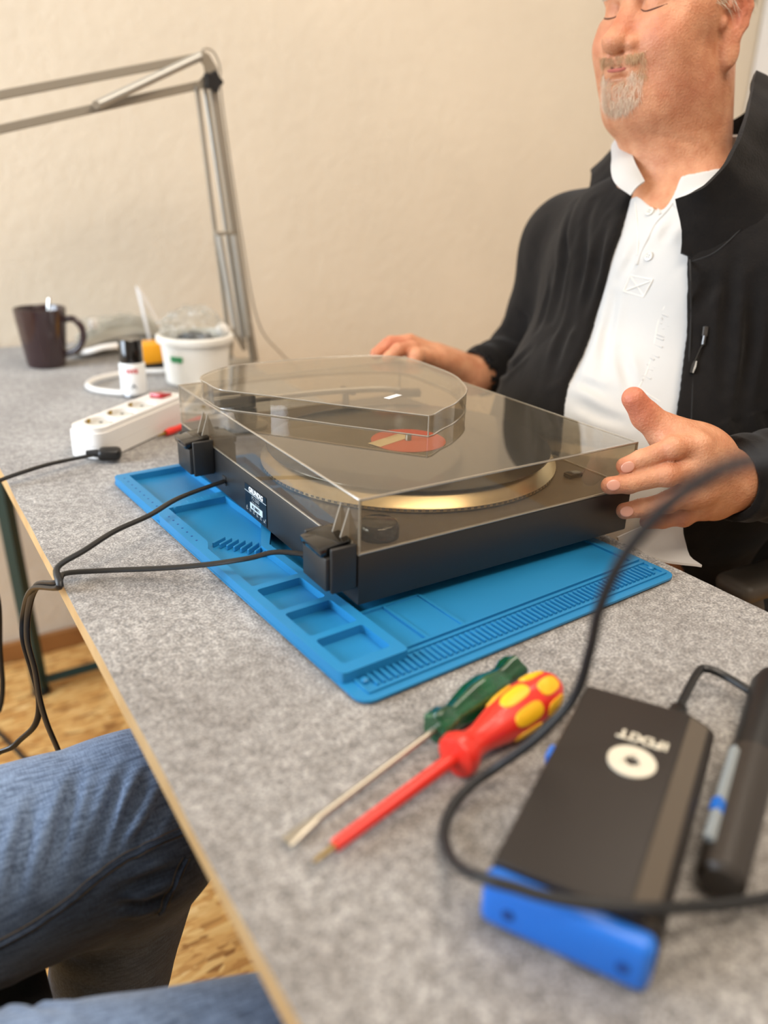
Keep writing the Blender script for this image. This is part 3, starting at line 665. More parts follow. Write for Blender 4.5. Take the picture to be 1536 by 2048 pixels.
# mug with spoon
mc = Vector((-.028, 1.100, 0))
mug = thing('mug', 'dark brown glazed mug standing at the far left of the table', 'mug', mc)
bm = bmesh.new(); lathe(bm, [(.030, 0), (.0335, .002), (.0352, .010), (.0400, .050), (.0445, .090), (.0458, .1060), (.0445, .1068), (.0432, .1050), (.0415, .088), (.0370, .050), (.0320, .010), (.0, .008)], mc, n=56, cap=False)
bmesh.ops.contextual_create(bm, geom=[e for e in bm.edges if len(e.link_faces) == 1 and all(abs(v.co.z) < 1e-6 for v in e.verts)]); bmesh.ops.remove_doubles(bm, verts=bm.verts[:], dist=1e-6); obj('mug_body', bm, M['mug'], mug)
hd = Vector((cr[0], cr[1], 0)).normalized()
bm = bmesh.new(); tube(bm, smooth_path([mc+hd*.040+Vector((0, 0, .086)), mc+hd*.060+Vector((0, 0, .088)), mc+hd*.0735+Vector((0, 0, .073)), mc+hd*.0735+Vector((0, 0, .052)), mc+hd*.060+Vector((0, 0, .032)), mc+hd*.036+Vector((0, 0, .022))], 6), .0055, n=10, flat=(.9, 1.1)); obj('handle', bm, M['mug'], mug)
bm = bmesh.new(); a_ = mc+Vector((-.005, .005, .012)); b_ = un(98, 596, 1, 1.10); tube(bm, [a_, (a_+b_)/2, b_], [.0026, .0030, .0050], n=8, flat=(1.2, .6)); box(bm, a_, (.022, .014, .004), bev=.0015)
tag(obj('teaspoon', bm, M['spoon']), 'steel teaspoon standing in the brown mug', 'spoon')
bm = bmesh.new(); q = mc+hd*.014+Vector((-.0, -.018, .102)); tube(bm, [q+Vector((-.004, 0, -.02)), q, q+Vector((.004, 0, .006))], .003, n=8, flat=(1, .5)); tag(obj('tea_tag', bm, M['paper']), 'white paper tab on the rim inside the brown mug', 'tag')

# red probe by the strip
pr = thing('test_probe', 'small red probe with a brass tip lying between power strip and turntable', 'probe', (.03, .6, 0))
p0, p1, p2, p3 = un(316, 872, 2, .005), un(331, 866, 2, .005), un(352, 858, 2, .0055), un(400, 838, 2, .0055)
bm = bmesh.new(); tube(bm, [p0, p1], [.0012, .0026], n=10); obj('tip', bm, M['brass'], pr)
bm = bmesh.new(); tube(bm, [p1, p1*.5+p2*.5, p2, p3], [.0042, .0055, .0045, .0050], n=14); obj('handle', bm, M['red_plastic'], pr)

# swing-arm lamp
lamp = thing('desk_lamp', 'grey spring-balanced swing-arm lamp clamped to the table edge', 'lamp', (.296, .953, 0))
LY = .953
lp = lambda x, y, yy=LY: un(x, y, 1, yy)
def bar(name, a, b, w=.012, h=.006, m=None, parent=lamp):
    bm = bmesh.new(); a, b = Vector(a), Vector(b); d = b-a
    box(bm, (0, 0, 0), (w, h, d.length), bev=.0012, seg=1); bmesh.ops.transform(bm, matrix=Matrix.Translation((a+b)/2) @ frame(d, (1, 0, 0)), verts=bm.verts[:])
    return obj(name, bm, m or M['lamp_metal'], parent)
bar('lower_bar', lp(508, 722, LY-.006), lp(427, 180, LY-.006), .0150); bar('lower_bar', lp(488, 690, LY+.012), lp(410, 176, LY+.012), .0085, m=M['lamp_light']); bar('lower_bar', lp(460, 695, LY-.004), lp(393, 172, LY-.004), .0075)
for x0, x1 in ((432, 470), (461, 492)):
    bm = bmesh.new(); tube(bm, [lp(x0+6, 470, LY-.016), lp(x1+3, 672, LY-.016)], .0062, n=12); obj('spring_tube', bm, M['lamp_light'], lamp)
bar('spring_yoke', lp(430, 467, LY-.016), lp(464, 466, LY-.016), .006, .010)
bar('upper_bar', lp(412, 112), lp(-150, 219), .013, .008, M['lamp_metal']); bar('upper_bar', lp(400, 170), lp(-150, 292), .013, .008, M['lamp_metal'])
for dy in (-.010, .010):
    bm = bmesh.new(); tube(bm, [lp(402, 112, LY+dy-.008), lp(196, 209, LY+dy-.008)], .0068, n=12); obj('spring_tube', bm, M['lamp_light'], lamp)
bm = bmesh.new(); tube(bm, [lp(192, 210, LY-.026), lp(192, 210, LY+.012)], .0062, n=12); obj('spring_pin', bm, M['lamp_metal'], lamp)
for dy in (-.014, .014):    # elbow plates
    bm = bmesh.new()
    ring = [(392, 110), (405, 103), (418, 108), (436, 138), (436, 152), (424, 158), (408, 178), (394, 178), (392, 168), (410, 148), (408, 132)]
    va_ = [bm.verts.new(lp(x, y, LY+dy)) for x, y in ring]; vb_ = [bm.verts.new(lp(x, y, LY+dy)+Vector((0, .0025, 0))) for x, y in ring]
    n_ = len(ring); bm.faces.new(va_); bm.faces.new(vb_[::-1])
    for i in range(n_): bm.faces.new((va_[i], vb_[i], vb_[(i+1) % n_], va_[(i+1) % n_]))
    bmesh.ops.recalc_face_normals(bm, faces=bm.faces[:]); bmesh.ops.triangulate(bm, faces=bm.faces[:]); obj('elbow_plate', bm, M['lamp_metal'], lamp, False)
kc = lp(426, 163, LY-.024); bm = bmesh.new()
lathe(bm, [(.013, -.007), (.015, -.003), (.015, .004), (.012, .008)], kc, (0, 1, 0), n=40, mod=lambda a, z: 1+.16*math.cos(5*a)); obj('knob', bm, M['black'], lamp)
bm = bmesh.new(); tube(bm, smooth_path([lp(400, 112, LY+.02), lp(408, 98, LY+.02), lp(426, 103, LY+.02), lp(440, 135, LY+.02), lp(444, 200, LY+.02), lp(480, 450, LY+.02), lp(515, 640, LY+.02), lp(560, 705, LY+.03), lp(600, 740, LY+.05)], 6), .0016, n=6); obj('lamp_wire', bm, M['lamp_metal'], lamp)
bb = Vector((.293, .952, 0))
bm = bmesh.new(); box(bm, bb+Vector((0, 0, .004)), (.052, .045, .008), bev=.001); box(bm, bb+Vector((.0275, 0, -.020)), (.006, .040, .056), bev=.001); box(bm, bb+Vector((.005, 0, -.046)), (.045, .038, .005), bev=.001); obj('clamp', bm, M['lamp_metal'], lamp)
bm = bmesh.new(); tube(bm, [bb+Vector((-.005, 0, -.043)), bb+Vector((-.005, 0, -.027))], .005, n=10); obj('clamp_screw', bm, M['steel'], lamp)
for x0, x1, y0, y1 in ((463, 457, 668, 720), (497, 512, 640, 724)): bar('foot_plate', lp(x0, y0, LY-.018), lp(x1, y1, LY-.018), .012, .003)
bar('foot_plate', lp(490, 700, LY-.02), lp(466, 655, LY-.02), .010, .003)
bm = bmesh.new(); hc = lp(-215, 275); lathe(bm, [(.015, .05), (.030, .045), (.045, .01), (.080, -.055), (.078, -.055), (.043, .008), (.010, .03)], hc, (.15, 0, 1), n=40, cap=False); obj('shade', bm, M['lamp_metal'], lamp)
bm = bmesh.new(); tube(bm, [lp(-146, 217), lp(-195, 262)], .007, n=8); tube(bm, [lp(-146, 290), lp(-195, 268)], .007, n=8); obj('head_joint', bm, M['lamp_metal'], lamp)

# ================================================================= foreground tools
def screwdriver_axis(p0, p1): d = (p1-p0); return d.length, frame(d, (0, 0, 1))
# green handled flat screwdriver
g_tip = un(572, 1684, 2, .003); g_end = un(1034, 1336, 2, .0125); L_, F_ = screwdriver_axis(g_tip, g_end)
sd = thing('screwdriver', 'flat-blade screwdriver with clear dark green handle, behind the red one', 'screwdriver', (g_tip.x, g_tip.y, 0), group=None)
hs = un(862, 1452, 2, .010); hl = (hs-g_tip).length
bm = bmesh.new(); FT = Matrix.Translation(g_tip) @ F_
def ring_sweep(bm, prof, FT, n=24, mod=None):
    rings = []
    for (z, rx, ry) in prof:
        rings.append([bm.verts.new(FT @ Vector((rx*math.cos(2*PI*k/n)*(mod(2*PI*k/n, z) if mod else 1), ry*math.sin(2*PI*k/n)*(mod(2*PI*k/n, z) if mod else 1), z))) for k in range(n)])
    for a, b in zip(rings, rings[1:]):
        for k in range(n): bm.faces.new((a[k], a[(k+1) % n], b[(k+1) % n], b[k]))
    bm.faces.new(rings[0][::-1]); bm.faces.new(rings[-1])
ring_sweep(bm, [(0, .0005, .0042), (.004, .0007, .0044), (.020, .0018, .0034), (.024, .0021, .0024), (hl+.01, .0021, .0021)], FT, 16); obj('blade', bm, M['blade'], sd)
gl_ = L_-hl
bm = bmesh.new(); lobes = lambda a, z: 1+.07*math.cos(6*a)
ring_sweep(bm, [(hl+gl_*f, r, r) for f, r in ((0, .0095), (.02, .0112), (.12, .0112), (.20, .0080), (.30, .0098), (.45, .0122), (.60, .0122), (.74, .0094), (.82, .0090), (.90, .0112), (.97, .0112), (1.0, .0085))], FT, 48, lobes); obj('handle', bm, M['green_clear'], sd)
# red and yellow insulated screwdriver
r_tip = un(628, 1722, 2, .006); r_end = un(1108, 1368, 2, .017); L_, F_ = screwdriver_axis(r_tip, r_end)
sd2 = thing('screwdriver', 'insulated screwdriver with red shaft and red and yellow grip, nearest the camera', 'screwdriver', (r_tip.x, r_tip.y, 0))
FT = Matrix.Translation(r_tip) @ F_; k1 = (un(668, 1692, 2, .007)-r_tip).length; k2 = (un(890, 1528, 2, .010)-r_tip).length; hl = (un(905, 1505, 2, .012)-r_tip).length; gl_ = L_-hl
bm = bmesh.new(); ring_sweep(bm, [(0, .0004, .0014), (.003, .0012, .0016), (k1+.004, .0022, .0022)], FT, 12); obj('tip', bm, M['tip_gold'], sd2)
bm = bmesh.new(); ring_sweep(bm, [(k1, .0030, .0030), (k1+.001, .0036, .0036), (k2+.01, .0044, .0044)], FT, 20); obj('shaft', bm, M['red_plastic'], sd2)
PF = ((-.04, .0070), (-.02, .0135), (.03, .0145), (.08, .0125), (.13, .0095), (.22, .0092), (.34, .0118), (.50, .0152), (.62, .0160), (.72, .0156), (.84, .0150), (.93, .0128), (.98, .0095), (1.0, .0060))
hexm = lambda a, z: 1-.035*(1-abs(math.cos(3*a)))
bm = bmesh.new(); ring_sweep(bm, [(hl+gl_*f, r, r) for f, r in PF], FT, 48, hexm); obj('handle', bm, M['red_plastic'], sd2)
def prof_r(f):
    for (a, ra), (b, rb_) in zip(PF, PF[1:]):
        if a <= f <= b: return ra+(rb_-ra)*(f-a)/(b-a)
    return PF[-1][1]
for row, (f0, f1, off) in enumerate(((.42, .68, 0), (.72, .93, .52))):
    for k in range(6):
        ac = 2*PI*k/6+off; bm = bmesh.new(); NU, NV = 12, 8
        c_ = bm.verts.new(FT @ Vector((math.cos(ac)*(prof_r((f0+f1)/2)+.0009), math.sin(ac)*(prof_r((f0+f1)/2)+.0009), hl+gl_*(f0+f1)/2))); prev = None
        for rr in (.35, .7, .92, 1.0):
            ring = []
            for j in range(24):
                th = 2*PI*j/24; sx = abs(math.cos(th))**.7*math.copysign(1, math.cos(th)); sy = abs(math.sin(th))**.7*math.copysign(1, math.sin(th))
                f = (f0+f1)/2+(f1-f0)/2*rr*sx; a = ac+.40*rr*sy; R_ = prof_r(f)*hexm(a, 0)+(.0008 if rr < .95 else -.0006)
                ring.append(bm.verts.new(FT @ Vector((R_*math.cos(a), R_*math.sin(a), hl+gl_*f))))
            for j in range(24):
                if prev is None: bm.faces.new((c_, ring[j], ring[(j+1) % 24]))
                else: bm.faces.new((prev[j], ring[j], ring[(j+1) % 24], prev[(j+1) % 24]))
            prev = ring
        bmesh.ops.recalc_face_normals(bm, faces=bm.faces[:]); obj('grip_inlay', bm, M['yellow_grip'], sd2)

# power station box
BL = Vector((-.877, -.480)).normalized(); BW = Vector((-BL.y, BL.x))*-1      # length axis (towards camera), width axis (towards right)
if BW.x < 0: BW = -BW
BO = Vector((.062, -.192)); BA = math.atan2(BL.y, BL.x); BLEN, BWID, BH = .169, .081, .033
hub = thing('power_station', 'flat black soldering power station with white ring logo and blue end cap', 'power station', (BO.x, BO.y, 0), BA)
def bw(l, w, z=0): q = BO+BL*l+BW*w; return Vector((q.x, q.y, z))
def extrude_section(sec, l0, l1, m, name, parent, bev=0):
    bm = bmesh.new(); a = [bm.verts.new(bw(l0, w, z)) for w, z in sec]; b = [bm.verts.new(bw(l1, w, z)) for w, z in sec]; n = len(sec)
    bm.faces.new(a); bm.faces.new(b[::-1])
    for i in range(n): bm.faces.new((a[i], b[i], b[(i+1) % n], a[(i+1) % n]))
    bmesh.ops.recalc_face_normals(bm, faces=bm.faces[:])
    if bev: bmesh.ops.bevel(bm, geom=bm.edges[:], offset=bev, segments=3, profile=.5, affect='EDGES')
    return obj(name, bm, m, parent)
extrude_section([(0, .004), (0, BH-.002), (.064, BH), (.077, BH-.005), (BWID, BH-.009), (BWID, .004)], 0, BLEN, M['box_black'], 'shell', hub, .002)
bm = bmesh.new(); v = [bm.verts.new(bw(l, w, z)) for l, w, z in ((.004, .0655, BH-.0003), (BLEN-.004, .0655, BH-.0003), (BLEN-.004, .0765, BH-.0046), (.004, .0765, BH-.0046))]  # lighter strip painted as the glossy reflection on the chamfer
f_ = bm.faces.new(v); r_ = bmesh.ops.extrude_face_region(bm, geom=[f_]); bmesh.ops.translate(bm, vec=(0, 0, .0004), verts=[x for x in r_['geom'] if isinstance(x, bmesh.types.BMVert)]); bmesh.ops.recalc_face_normals(bm, faces=bm.faces[:])
obj('reflection_band', bm, M['box_reflection'], hub, False)
for l in (.03, .14):
    for w in (.015, .067):
        bm = bmesh.new(); lathe(bm, [(.005, 0), (.005, .005)], bw(l, w), n=16); obj('rubber_foot', bm, M['rubber'], hub)
cap = extrude_section([(-.001, .001), (-.001, .030), (BWID-.001, .030), (BWID-.001, .001)], BLEN-.001, BLEN+.012, M['blue'], 'end_cap', hub, .0055)
for w in (.014, .068):
    bm = bmesh.new(); lathe(bm, [(.0032, -.0004), (.0032, .0005)], bw(BLEN+.0119, w, .014), (BL.x, BL.y, 0), n=16)
    obj('screw_recess', bm, M['blue_dark'], cap)
bm = bmesh.new(); box(bm, bw(.062, -.0025, .016), (.012, .006, .008), rz(BA), bev=.0015); obj('side_button', bm, M['blue'], hub)
rc = un(1264, 1521, 2, BH+.0006); bm = bmesh.new()
prism(bm, circ(rc.x, rc.y, .0135, 40), BH-.0010, BH+.0004, None, holes=[circ(rc.x, rc.y, .0042, 24)[::-1]])
for k in range(3):
    a = k*2*PI/3+.5; box(bm, (rc.x+.0045*math.cos(a), rc.y+.0045*math.sin(a), BH-.0003), (.0026, .0012, .0014), rz(a))
obj('ring_logo', bm, M['ink_white'], hub, False)
t0 = un(1286, 1477, 2, BH+.0006)
rd = -BW; up_ = BL
text('lettering', 'iFIXIT', .0112, Matrix(((rd.x, up_.x, 0, t0.x), (rd.y, up_.y, 0, t0.y), (0, 0, 1, BH-.0002), (0, 0, 0, 1))), M['ink_white'], hub, depth=.0003, bold=.0004, spacing=1.05)
# usb lead
usb = thing('usb_lead', 'short black USB lead plugged into the top of the power station', 'cable', (bw(0, .056).x, bw(0, .056).y, 0))
pa = bw(.004, .056, .018); pb = bw(-.026, .056, .018)
bm = bmesh.new(); box(bm, (pa+pb)/2, (.030, .0115, .0075), rz(BA), bev=.003); obj('plug', bm, M['cable'], usb)
bm = bmesh.new(); tube(bm, smooth_path([pb, un(1396, 1345, 2, .016), un(1415, 1338, 2, .016), un(1450, 1352, 2, .014), un(1500, 1383, 2, .012), un(1560, 1425, 2, .006), un(1620, 1470, 2, .004)], 7), .0030, n=10); obj('lead', bm, M['cable'], usb)
# bar shaped iron holder at right edge
ta_, tb_ = un(1440, 1768, 2, .012), un(1545, 1360, 2, .012); d = tb_-ta_; L_ = .215; dn = d.normalized(); mid = ta_+dn*L_/2
irn = thing('soldering_iron', 'black capped soldering iron lying right of the power station at the photo edge', 'soldering iron', (mid.x, mid.y, 0), math.atan2(d.y, d.x))
FT = Matrix.Translation(ta_) @ frame(d, (0, 0, 1))
bm = bmesh.new(); ring_sweep(bm, [(0, .0085, .0085), (.003, .0115, .0120), (.10, .0118, .0135), (.112, .0118, .0140)], FT, 32); obj('cap', bm, M['box_side'], irn)
bm = bmesh.new(); ring_sweep(bm, [(.110, .0100, .0120), (.118, .0105, .0125), (.20, .0110, .0130), (.215, .0080, .0095)], FT, 32); obj('grip', bm, M['black'], irn)
sdv = Vector((-dn.y, dn.x, 0)); bm = bmesh.new()
box(bm, ta_+dn*.060+sdv*.0098+Vector((0, 0, .0088)), (.085, .0050, .0060), rz(math.atan2(d.y, d.x)) @ Matrix.Rotation(-.8, 4, 'X'), bev=.0006, seg=1); lb = obj('side_label', bm, M['ink_grey'], irn)
bm = bmesh.new(); box(bm, ta_+dn*.045+sdv*.0104+Vector((0, 0, .0094)), (.010, .0050, .0058), rz(math.atan2(d.y, d.x)) @ Matrix.Rotation(-.8, 4, 'X')); obj('blue_mark', bm, M['blue'], lb)
# thick silicone cable looping over everything in front
cpts = [(1700, 880, .20), (1600, 895, .212), (1536, 912, .222), (1430, 945, .245), (1325, 1020, .285), (1243, 1120, .335), (1198, 1220, .375), (1180, 1300, .41), (1148, 1395, .435), (1075, 1475, .445)]
P = [Vector((.42, -1.00, .006)), Vector((.30, -.93, .008)), Vector((.19, -.78, .060)), Vector((.11, -.62, .150)), Vector((.02, -.47, .235))]+[dist(*c) for c in cpts]+[un(x, y, 2, z) for x, y, z in ((1000, 1530, .020), (945, 1568, .010), (905, 1612, .0055), (888, 1665, .0045), (900, 1712, .010), (925, 1738, .022), (955, 1752, .034), (990, 1764, .0385), (1035, 1776, .0385), (1080, 1790, .0385), (1160, 1806, .0385), (1250, 1815, .0375), (1320, 1817, .034), (1400, 1813, .020), (1480, 1805, .014), (1560, 1790, .006), (1700, 1750, .004))]
bm = bmesh.new(); tube(bm, smooth_path(P, 8), .0029, n=14)
tag(obj('silicone_cable', bm, M['cable_soft']), 'thick black cable looping from the right edge around the power station', 'cable')

# ================================================================= smooth blended solids (for bodies and cloth)
class Blend:
    def __init__(s): s.p = []; s.disp = None; s.post = None
    def add(s, kind, op='u', k=.01, **q):
        if kind == 'ell':
            q['R'] = np.array(q.get('R', np.eye(3)), float); q['c'] = np.array(q['c'], float); q['r'] = np.array(q['r'], float); q['bc'] = q['c']; q['br'] = q['r'].max()
        else:
            q['a'] = np.array(q['a'], float); q['b'] = np.array(q['b'], float); q['bc'] = (q['a']+q['b'])/2; q['br'] = np.linalg.norm(q['b']-q['a'])/2+max(q['r1'], q['r2'])
        s.p.append((kind, op, k, q)); return s
    def ell(s, c, r, k=.01, op='u', R=None): return s.add('ell', op, k, c=c, r=r, **({'R': R} if R is not None else {}))
    def cone(s, a, b, r1, r2, k=.01, op='u'): return s.add('cone', op, k, a=a, b=b, r1=r1, r2=r2)
    def ev(s, P, cull=None, raw=False):
        d = np.full(len(P), 1.0)
        for (kind, op, k, q) in (s.p if cull is None else cull):
            if kind == 'ell':
                L = (P-q['c']) @ q['R']; k0 = np.linalg.norm(L/q['r'], axis=1); k1 = np.linalg.norm(L/q['r']**2, axis=1)
                e = np.where(k1 > 1e-9, k0*(k0-1)/np.maximum(k1, 1e-9), -q['r'].min())
            else:
                ba = q['b']-q['a']; pa = P-q['a']; t = np.clip(pa@ba/max(ba@ba, 1e-12), 0, 1); e = np.linalg.norm(pa-t[:, None]*ba, axis=1)-(q['r1']+(q['r2']-q['r1'])*t)
            if op == 'u': h = np.clip(.5+.5*(e-d)/k, 0, 1); d = e+(d-e)*h-k*h*(1-h)
            else: h = np.clip(.5-.5*(e+d)/k, 0, 1); d = d+(-e-d)*h+k*h*(1-h)
        if s.disp is not None and not raw: d = d+s.disp(P)
        if s.post is not None and not raw: d = s.post(P, d)
        return d
    def grad(s, P, e=.0006):
        g = np.stack([s.ev(P+np.eye(3)[i]*e)-s.ev(P-np.eye(3)[i]*e) for i in range(3)], 1)
        return g/np.maximum(np.linalg.norm(g, axis=1, keepdims=True), 1e-9)
    def snap(s, P, n=4):
        P = np.array(P, float)
        for _ in range(n): P = P-s.ev(P)[:, None]*s.grad(P)
        return P
    def ray(s, px, py, t0=.3, t1=1.6):
        d = cf+cr*(px-768)/FPX-cu*(py-1024)/FPX; T = np.arange(t0, t1, .0015); v = s.ev(CP+T[:, None]*d); i = np.argmax(v < 0)
        if v[i] >= 0: i = np.argmin(v)
        return CP+T[i]*d, float(T[i])
    def mesh(s, h, lo=None, hi=None, B=12):
        lo = np.min([q['bc']-q['br'] for _, o, _, q in s.p if o == 'u'], 0)-.02 if lo is None else np.array(lo); hi = np.max([q['bc']+q['br'] for _, o, _, q in s.p if o == 'u'], 0)+.02 if hi is None else np.array(hi)
        n = np.ceil((hi-lo)/(h*B)).astype(int); G = np.stack(np.meshgrid(*[np.arange(k) for k in n], indexing='ij'), -1).reshape(-1, 3)
        C = lo+(G+.5)*B*h; rad = B*h*.5*math.sqrt(3); d = s.ev(C, raw=True); act = G[np.abs(d) < rad*1.7+.022]
        keys = {}; V = []; F = []
        loc = np.stack(np.meshgrid(*[np.arange(-1, B+1)]*3, indexing='ij'), -1); BIG = 4096
        Vk, Vp, Q = [], [], []
        for g in act:
            c = lo+(g+.5)*B*h; cull = [p for p in s.p if np.linalg.norm(p[3]['bc']-c) < p[3]['br']+rad+p[2]*1.2+.025]
            if not cull: continue
            I = (g*B+loc); D = s.ev((lo+I*h).reshape(-1, 3), cull).reshape(B+2, B+2, B+2); sg = D < 0
            if sg.all() or not sg.any(): continue
            cnt = np.zeros((B+1,)*3); acc = np.zeros((B+1, B+1, B+1, 3))
            for axx in range(3):
                a = [slice(None)]*3; b = [slice(None)]*3; a[axx] = slice(0, B+1); b[axx] = slice(1, B+2)
                Da, Db = D[tuple(a)], D[tuple(b)]; cr_ = (Da < 0) != (Db < 0); t = np.where(cr_, Da/np.where(cr_, Da-Db, 1), 0)
                o = [i for i in range(3) if i != axx]
                for u in (0, 1):
                    for v in (0, 1):
                        sl = [slice(None)]*3; sl[o[0]] = slice(u, u+B+1); sl[o[1]] = slice(v, v+B+1)
                        m = cr_[tuple(sl)]; tt_ = t[tuple(sl)]; cnt += m
                        off = np.zeros(3); off[o[0]] = u; off[o[1]] = v
                        w = np.broadcast_to(off, acc.shape).copy(); w[..., axx] = tt_; acc += w*m[..., None]
                # quads for owned edges
                own = [slice(1, B+1)]*3; own[axx] = slice(1, B+1)
                cc = cr_[tuple([slice(1, B+1)]*3)]; E = np.argwhere(cc)+1
                if len(E):
                    sgn = sg[tuple(E.T)]
                    e1 = np.zeros(3, int); e1[o[0]] = 1; e2 = np.zeros(3, int); e2[o[1]] = 1
                    q4 = np.stack([E-e1-e2, E-e2, E, E-e1], 1)
                    flip = sgn if axx != 1 else ~sgn
                    q4[~flip] = q4[~flip][:, ::-1]
                    Q.append((q4-1+g*B))
            m = cnt > 0; idx = np.argwhere(m); Vk.append(idx-1+g*B); Vp.append(lo+(idx-1+g*B+acc[m]/cnt[m][:, None])*h)
        Vk = np.concatenate(Vk); Vp = np.concatenate(Vp); Q = np.concatenate(Q)
        kk = lambda a: ((a[..., 0]+8)*BIG+(a[..., 1]+8))*BIG+(a[..., 2]+8)
        uk, ui = np.unique(kk(Vk), return_index=True); P = Vp[ui]; Fq = np.searchsorted(uk, kk(Q)); Fq = np.clip(Fq, 0, len(uk)-1)
        ok = (uk[Fq] == kk(Q)).all(1); Fq = Fq[ok]
        P = P-np.clip(s.ev(P)[:, None], -h, h)*s.grad(P, h*.5)*.8
        return P, Fq
def np_mesh(name, P, F, m, parent=None, attr=None):
    """F: quads, as numpy array. attr: dict name -> per-vertex float"""
    inv = world_of(parent).inverted() if parent else Matrix.Identity(4); A = np.array(inv)
    P2 = P@A[:3, :3].T+A[:3, 3]
    me = bpy.data.meshes.new(name); me.vertices.add(len(P2)); me.vertices.foreach_set('co', P2.astype(np.float32).ravel())
    me.loops.add(F.size); me.loops.foreach_set('vertex_index', F.astype(np.int32).ravel())
    me.polygons.add(len(F)); me.polygons.foreach_set('loop_start', np.arange(0, F.size, F.shape[1], dtype=np.int32)); me.polygons.foreach_set('use_smooth', np.ones(len(F), bool))
    me.update(calc_edges=True); me.validate()
    for k, v in (attr or {}).items():
        a = me.attributes.new(k, 'FLOAT', 'POINT'); a.data.foreach_set('value', v.astype(np.float32))
    return link(name, me, m, parent)
def vnoise(P, sc, seed=0):
    Q_ = P*sc+seed*7.31; i = np.floor(Q_).astype(np.int64); f = Q_-i; f = f*f*(3-2*f); out = 0
    for dx in (0, 1):
        for dy in (0, 1):
            for dz in (0, 1):
                hsh = ((i[:, 0]+dx)*73856093 ^ (i[:, 1]+dy)*19349663 ^ (i[:, 2]+dz)*83492791) & 0xffff
                hsh = (hsh*2654435761+12345) & 0xffffff; w = (f[:, 0] if dx else 1-f[:, 0])*(f[:, 1] if dy else 1-f[:, 1])*(f[:, 2] if dz else 1-f[:, 2]); out = out+w*(hsh/0xffffff)
    return out*2-1

# ================================================================= the man at the table
HC = np.array([.570, .242, .507]); HS = .86
HR = np.array((Matrix.Rotation(math.radians(181.5), 3, 'Z') @ Matrix.Rotation(math.radians(0), 3, 'Y') @ Matrix.Rotation(math.radians(1), 3, 'X')))
def hp(x, y, z): return HC+HR@(np.array([x, y, z])*HS)
def hl_(P): return ((P-HC)@HR)/HS
man = thing('person', 'older man in black fleece jacket and white polo shirt, both hands on the turntable', 'person', (.56, .16, FZ))
BD = Blend()
def he(c, r, k=.012, op='u', R=None, b=BD):
    RR = HR if R is None else HR@R
    b.ell(hp(*c), np.array(r)*HS, k, op, RR)
def hk(a, b_, r1, r2, k=.01, op='u', b=BD): b.cone(hp(*a), hp(*b_), r1*HS, r2*HS, k, op)
rx = lambda d: np.array(Matrix.Rotation(math.radians(d), 3, 'X')); ry = lambda d: np.array(Matrix.Rotation(math.radians(d), 3, 'Y')); rzz = lambda d: np.array(Matrix.Rotation(math.radians(d), 3, 'Z'))
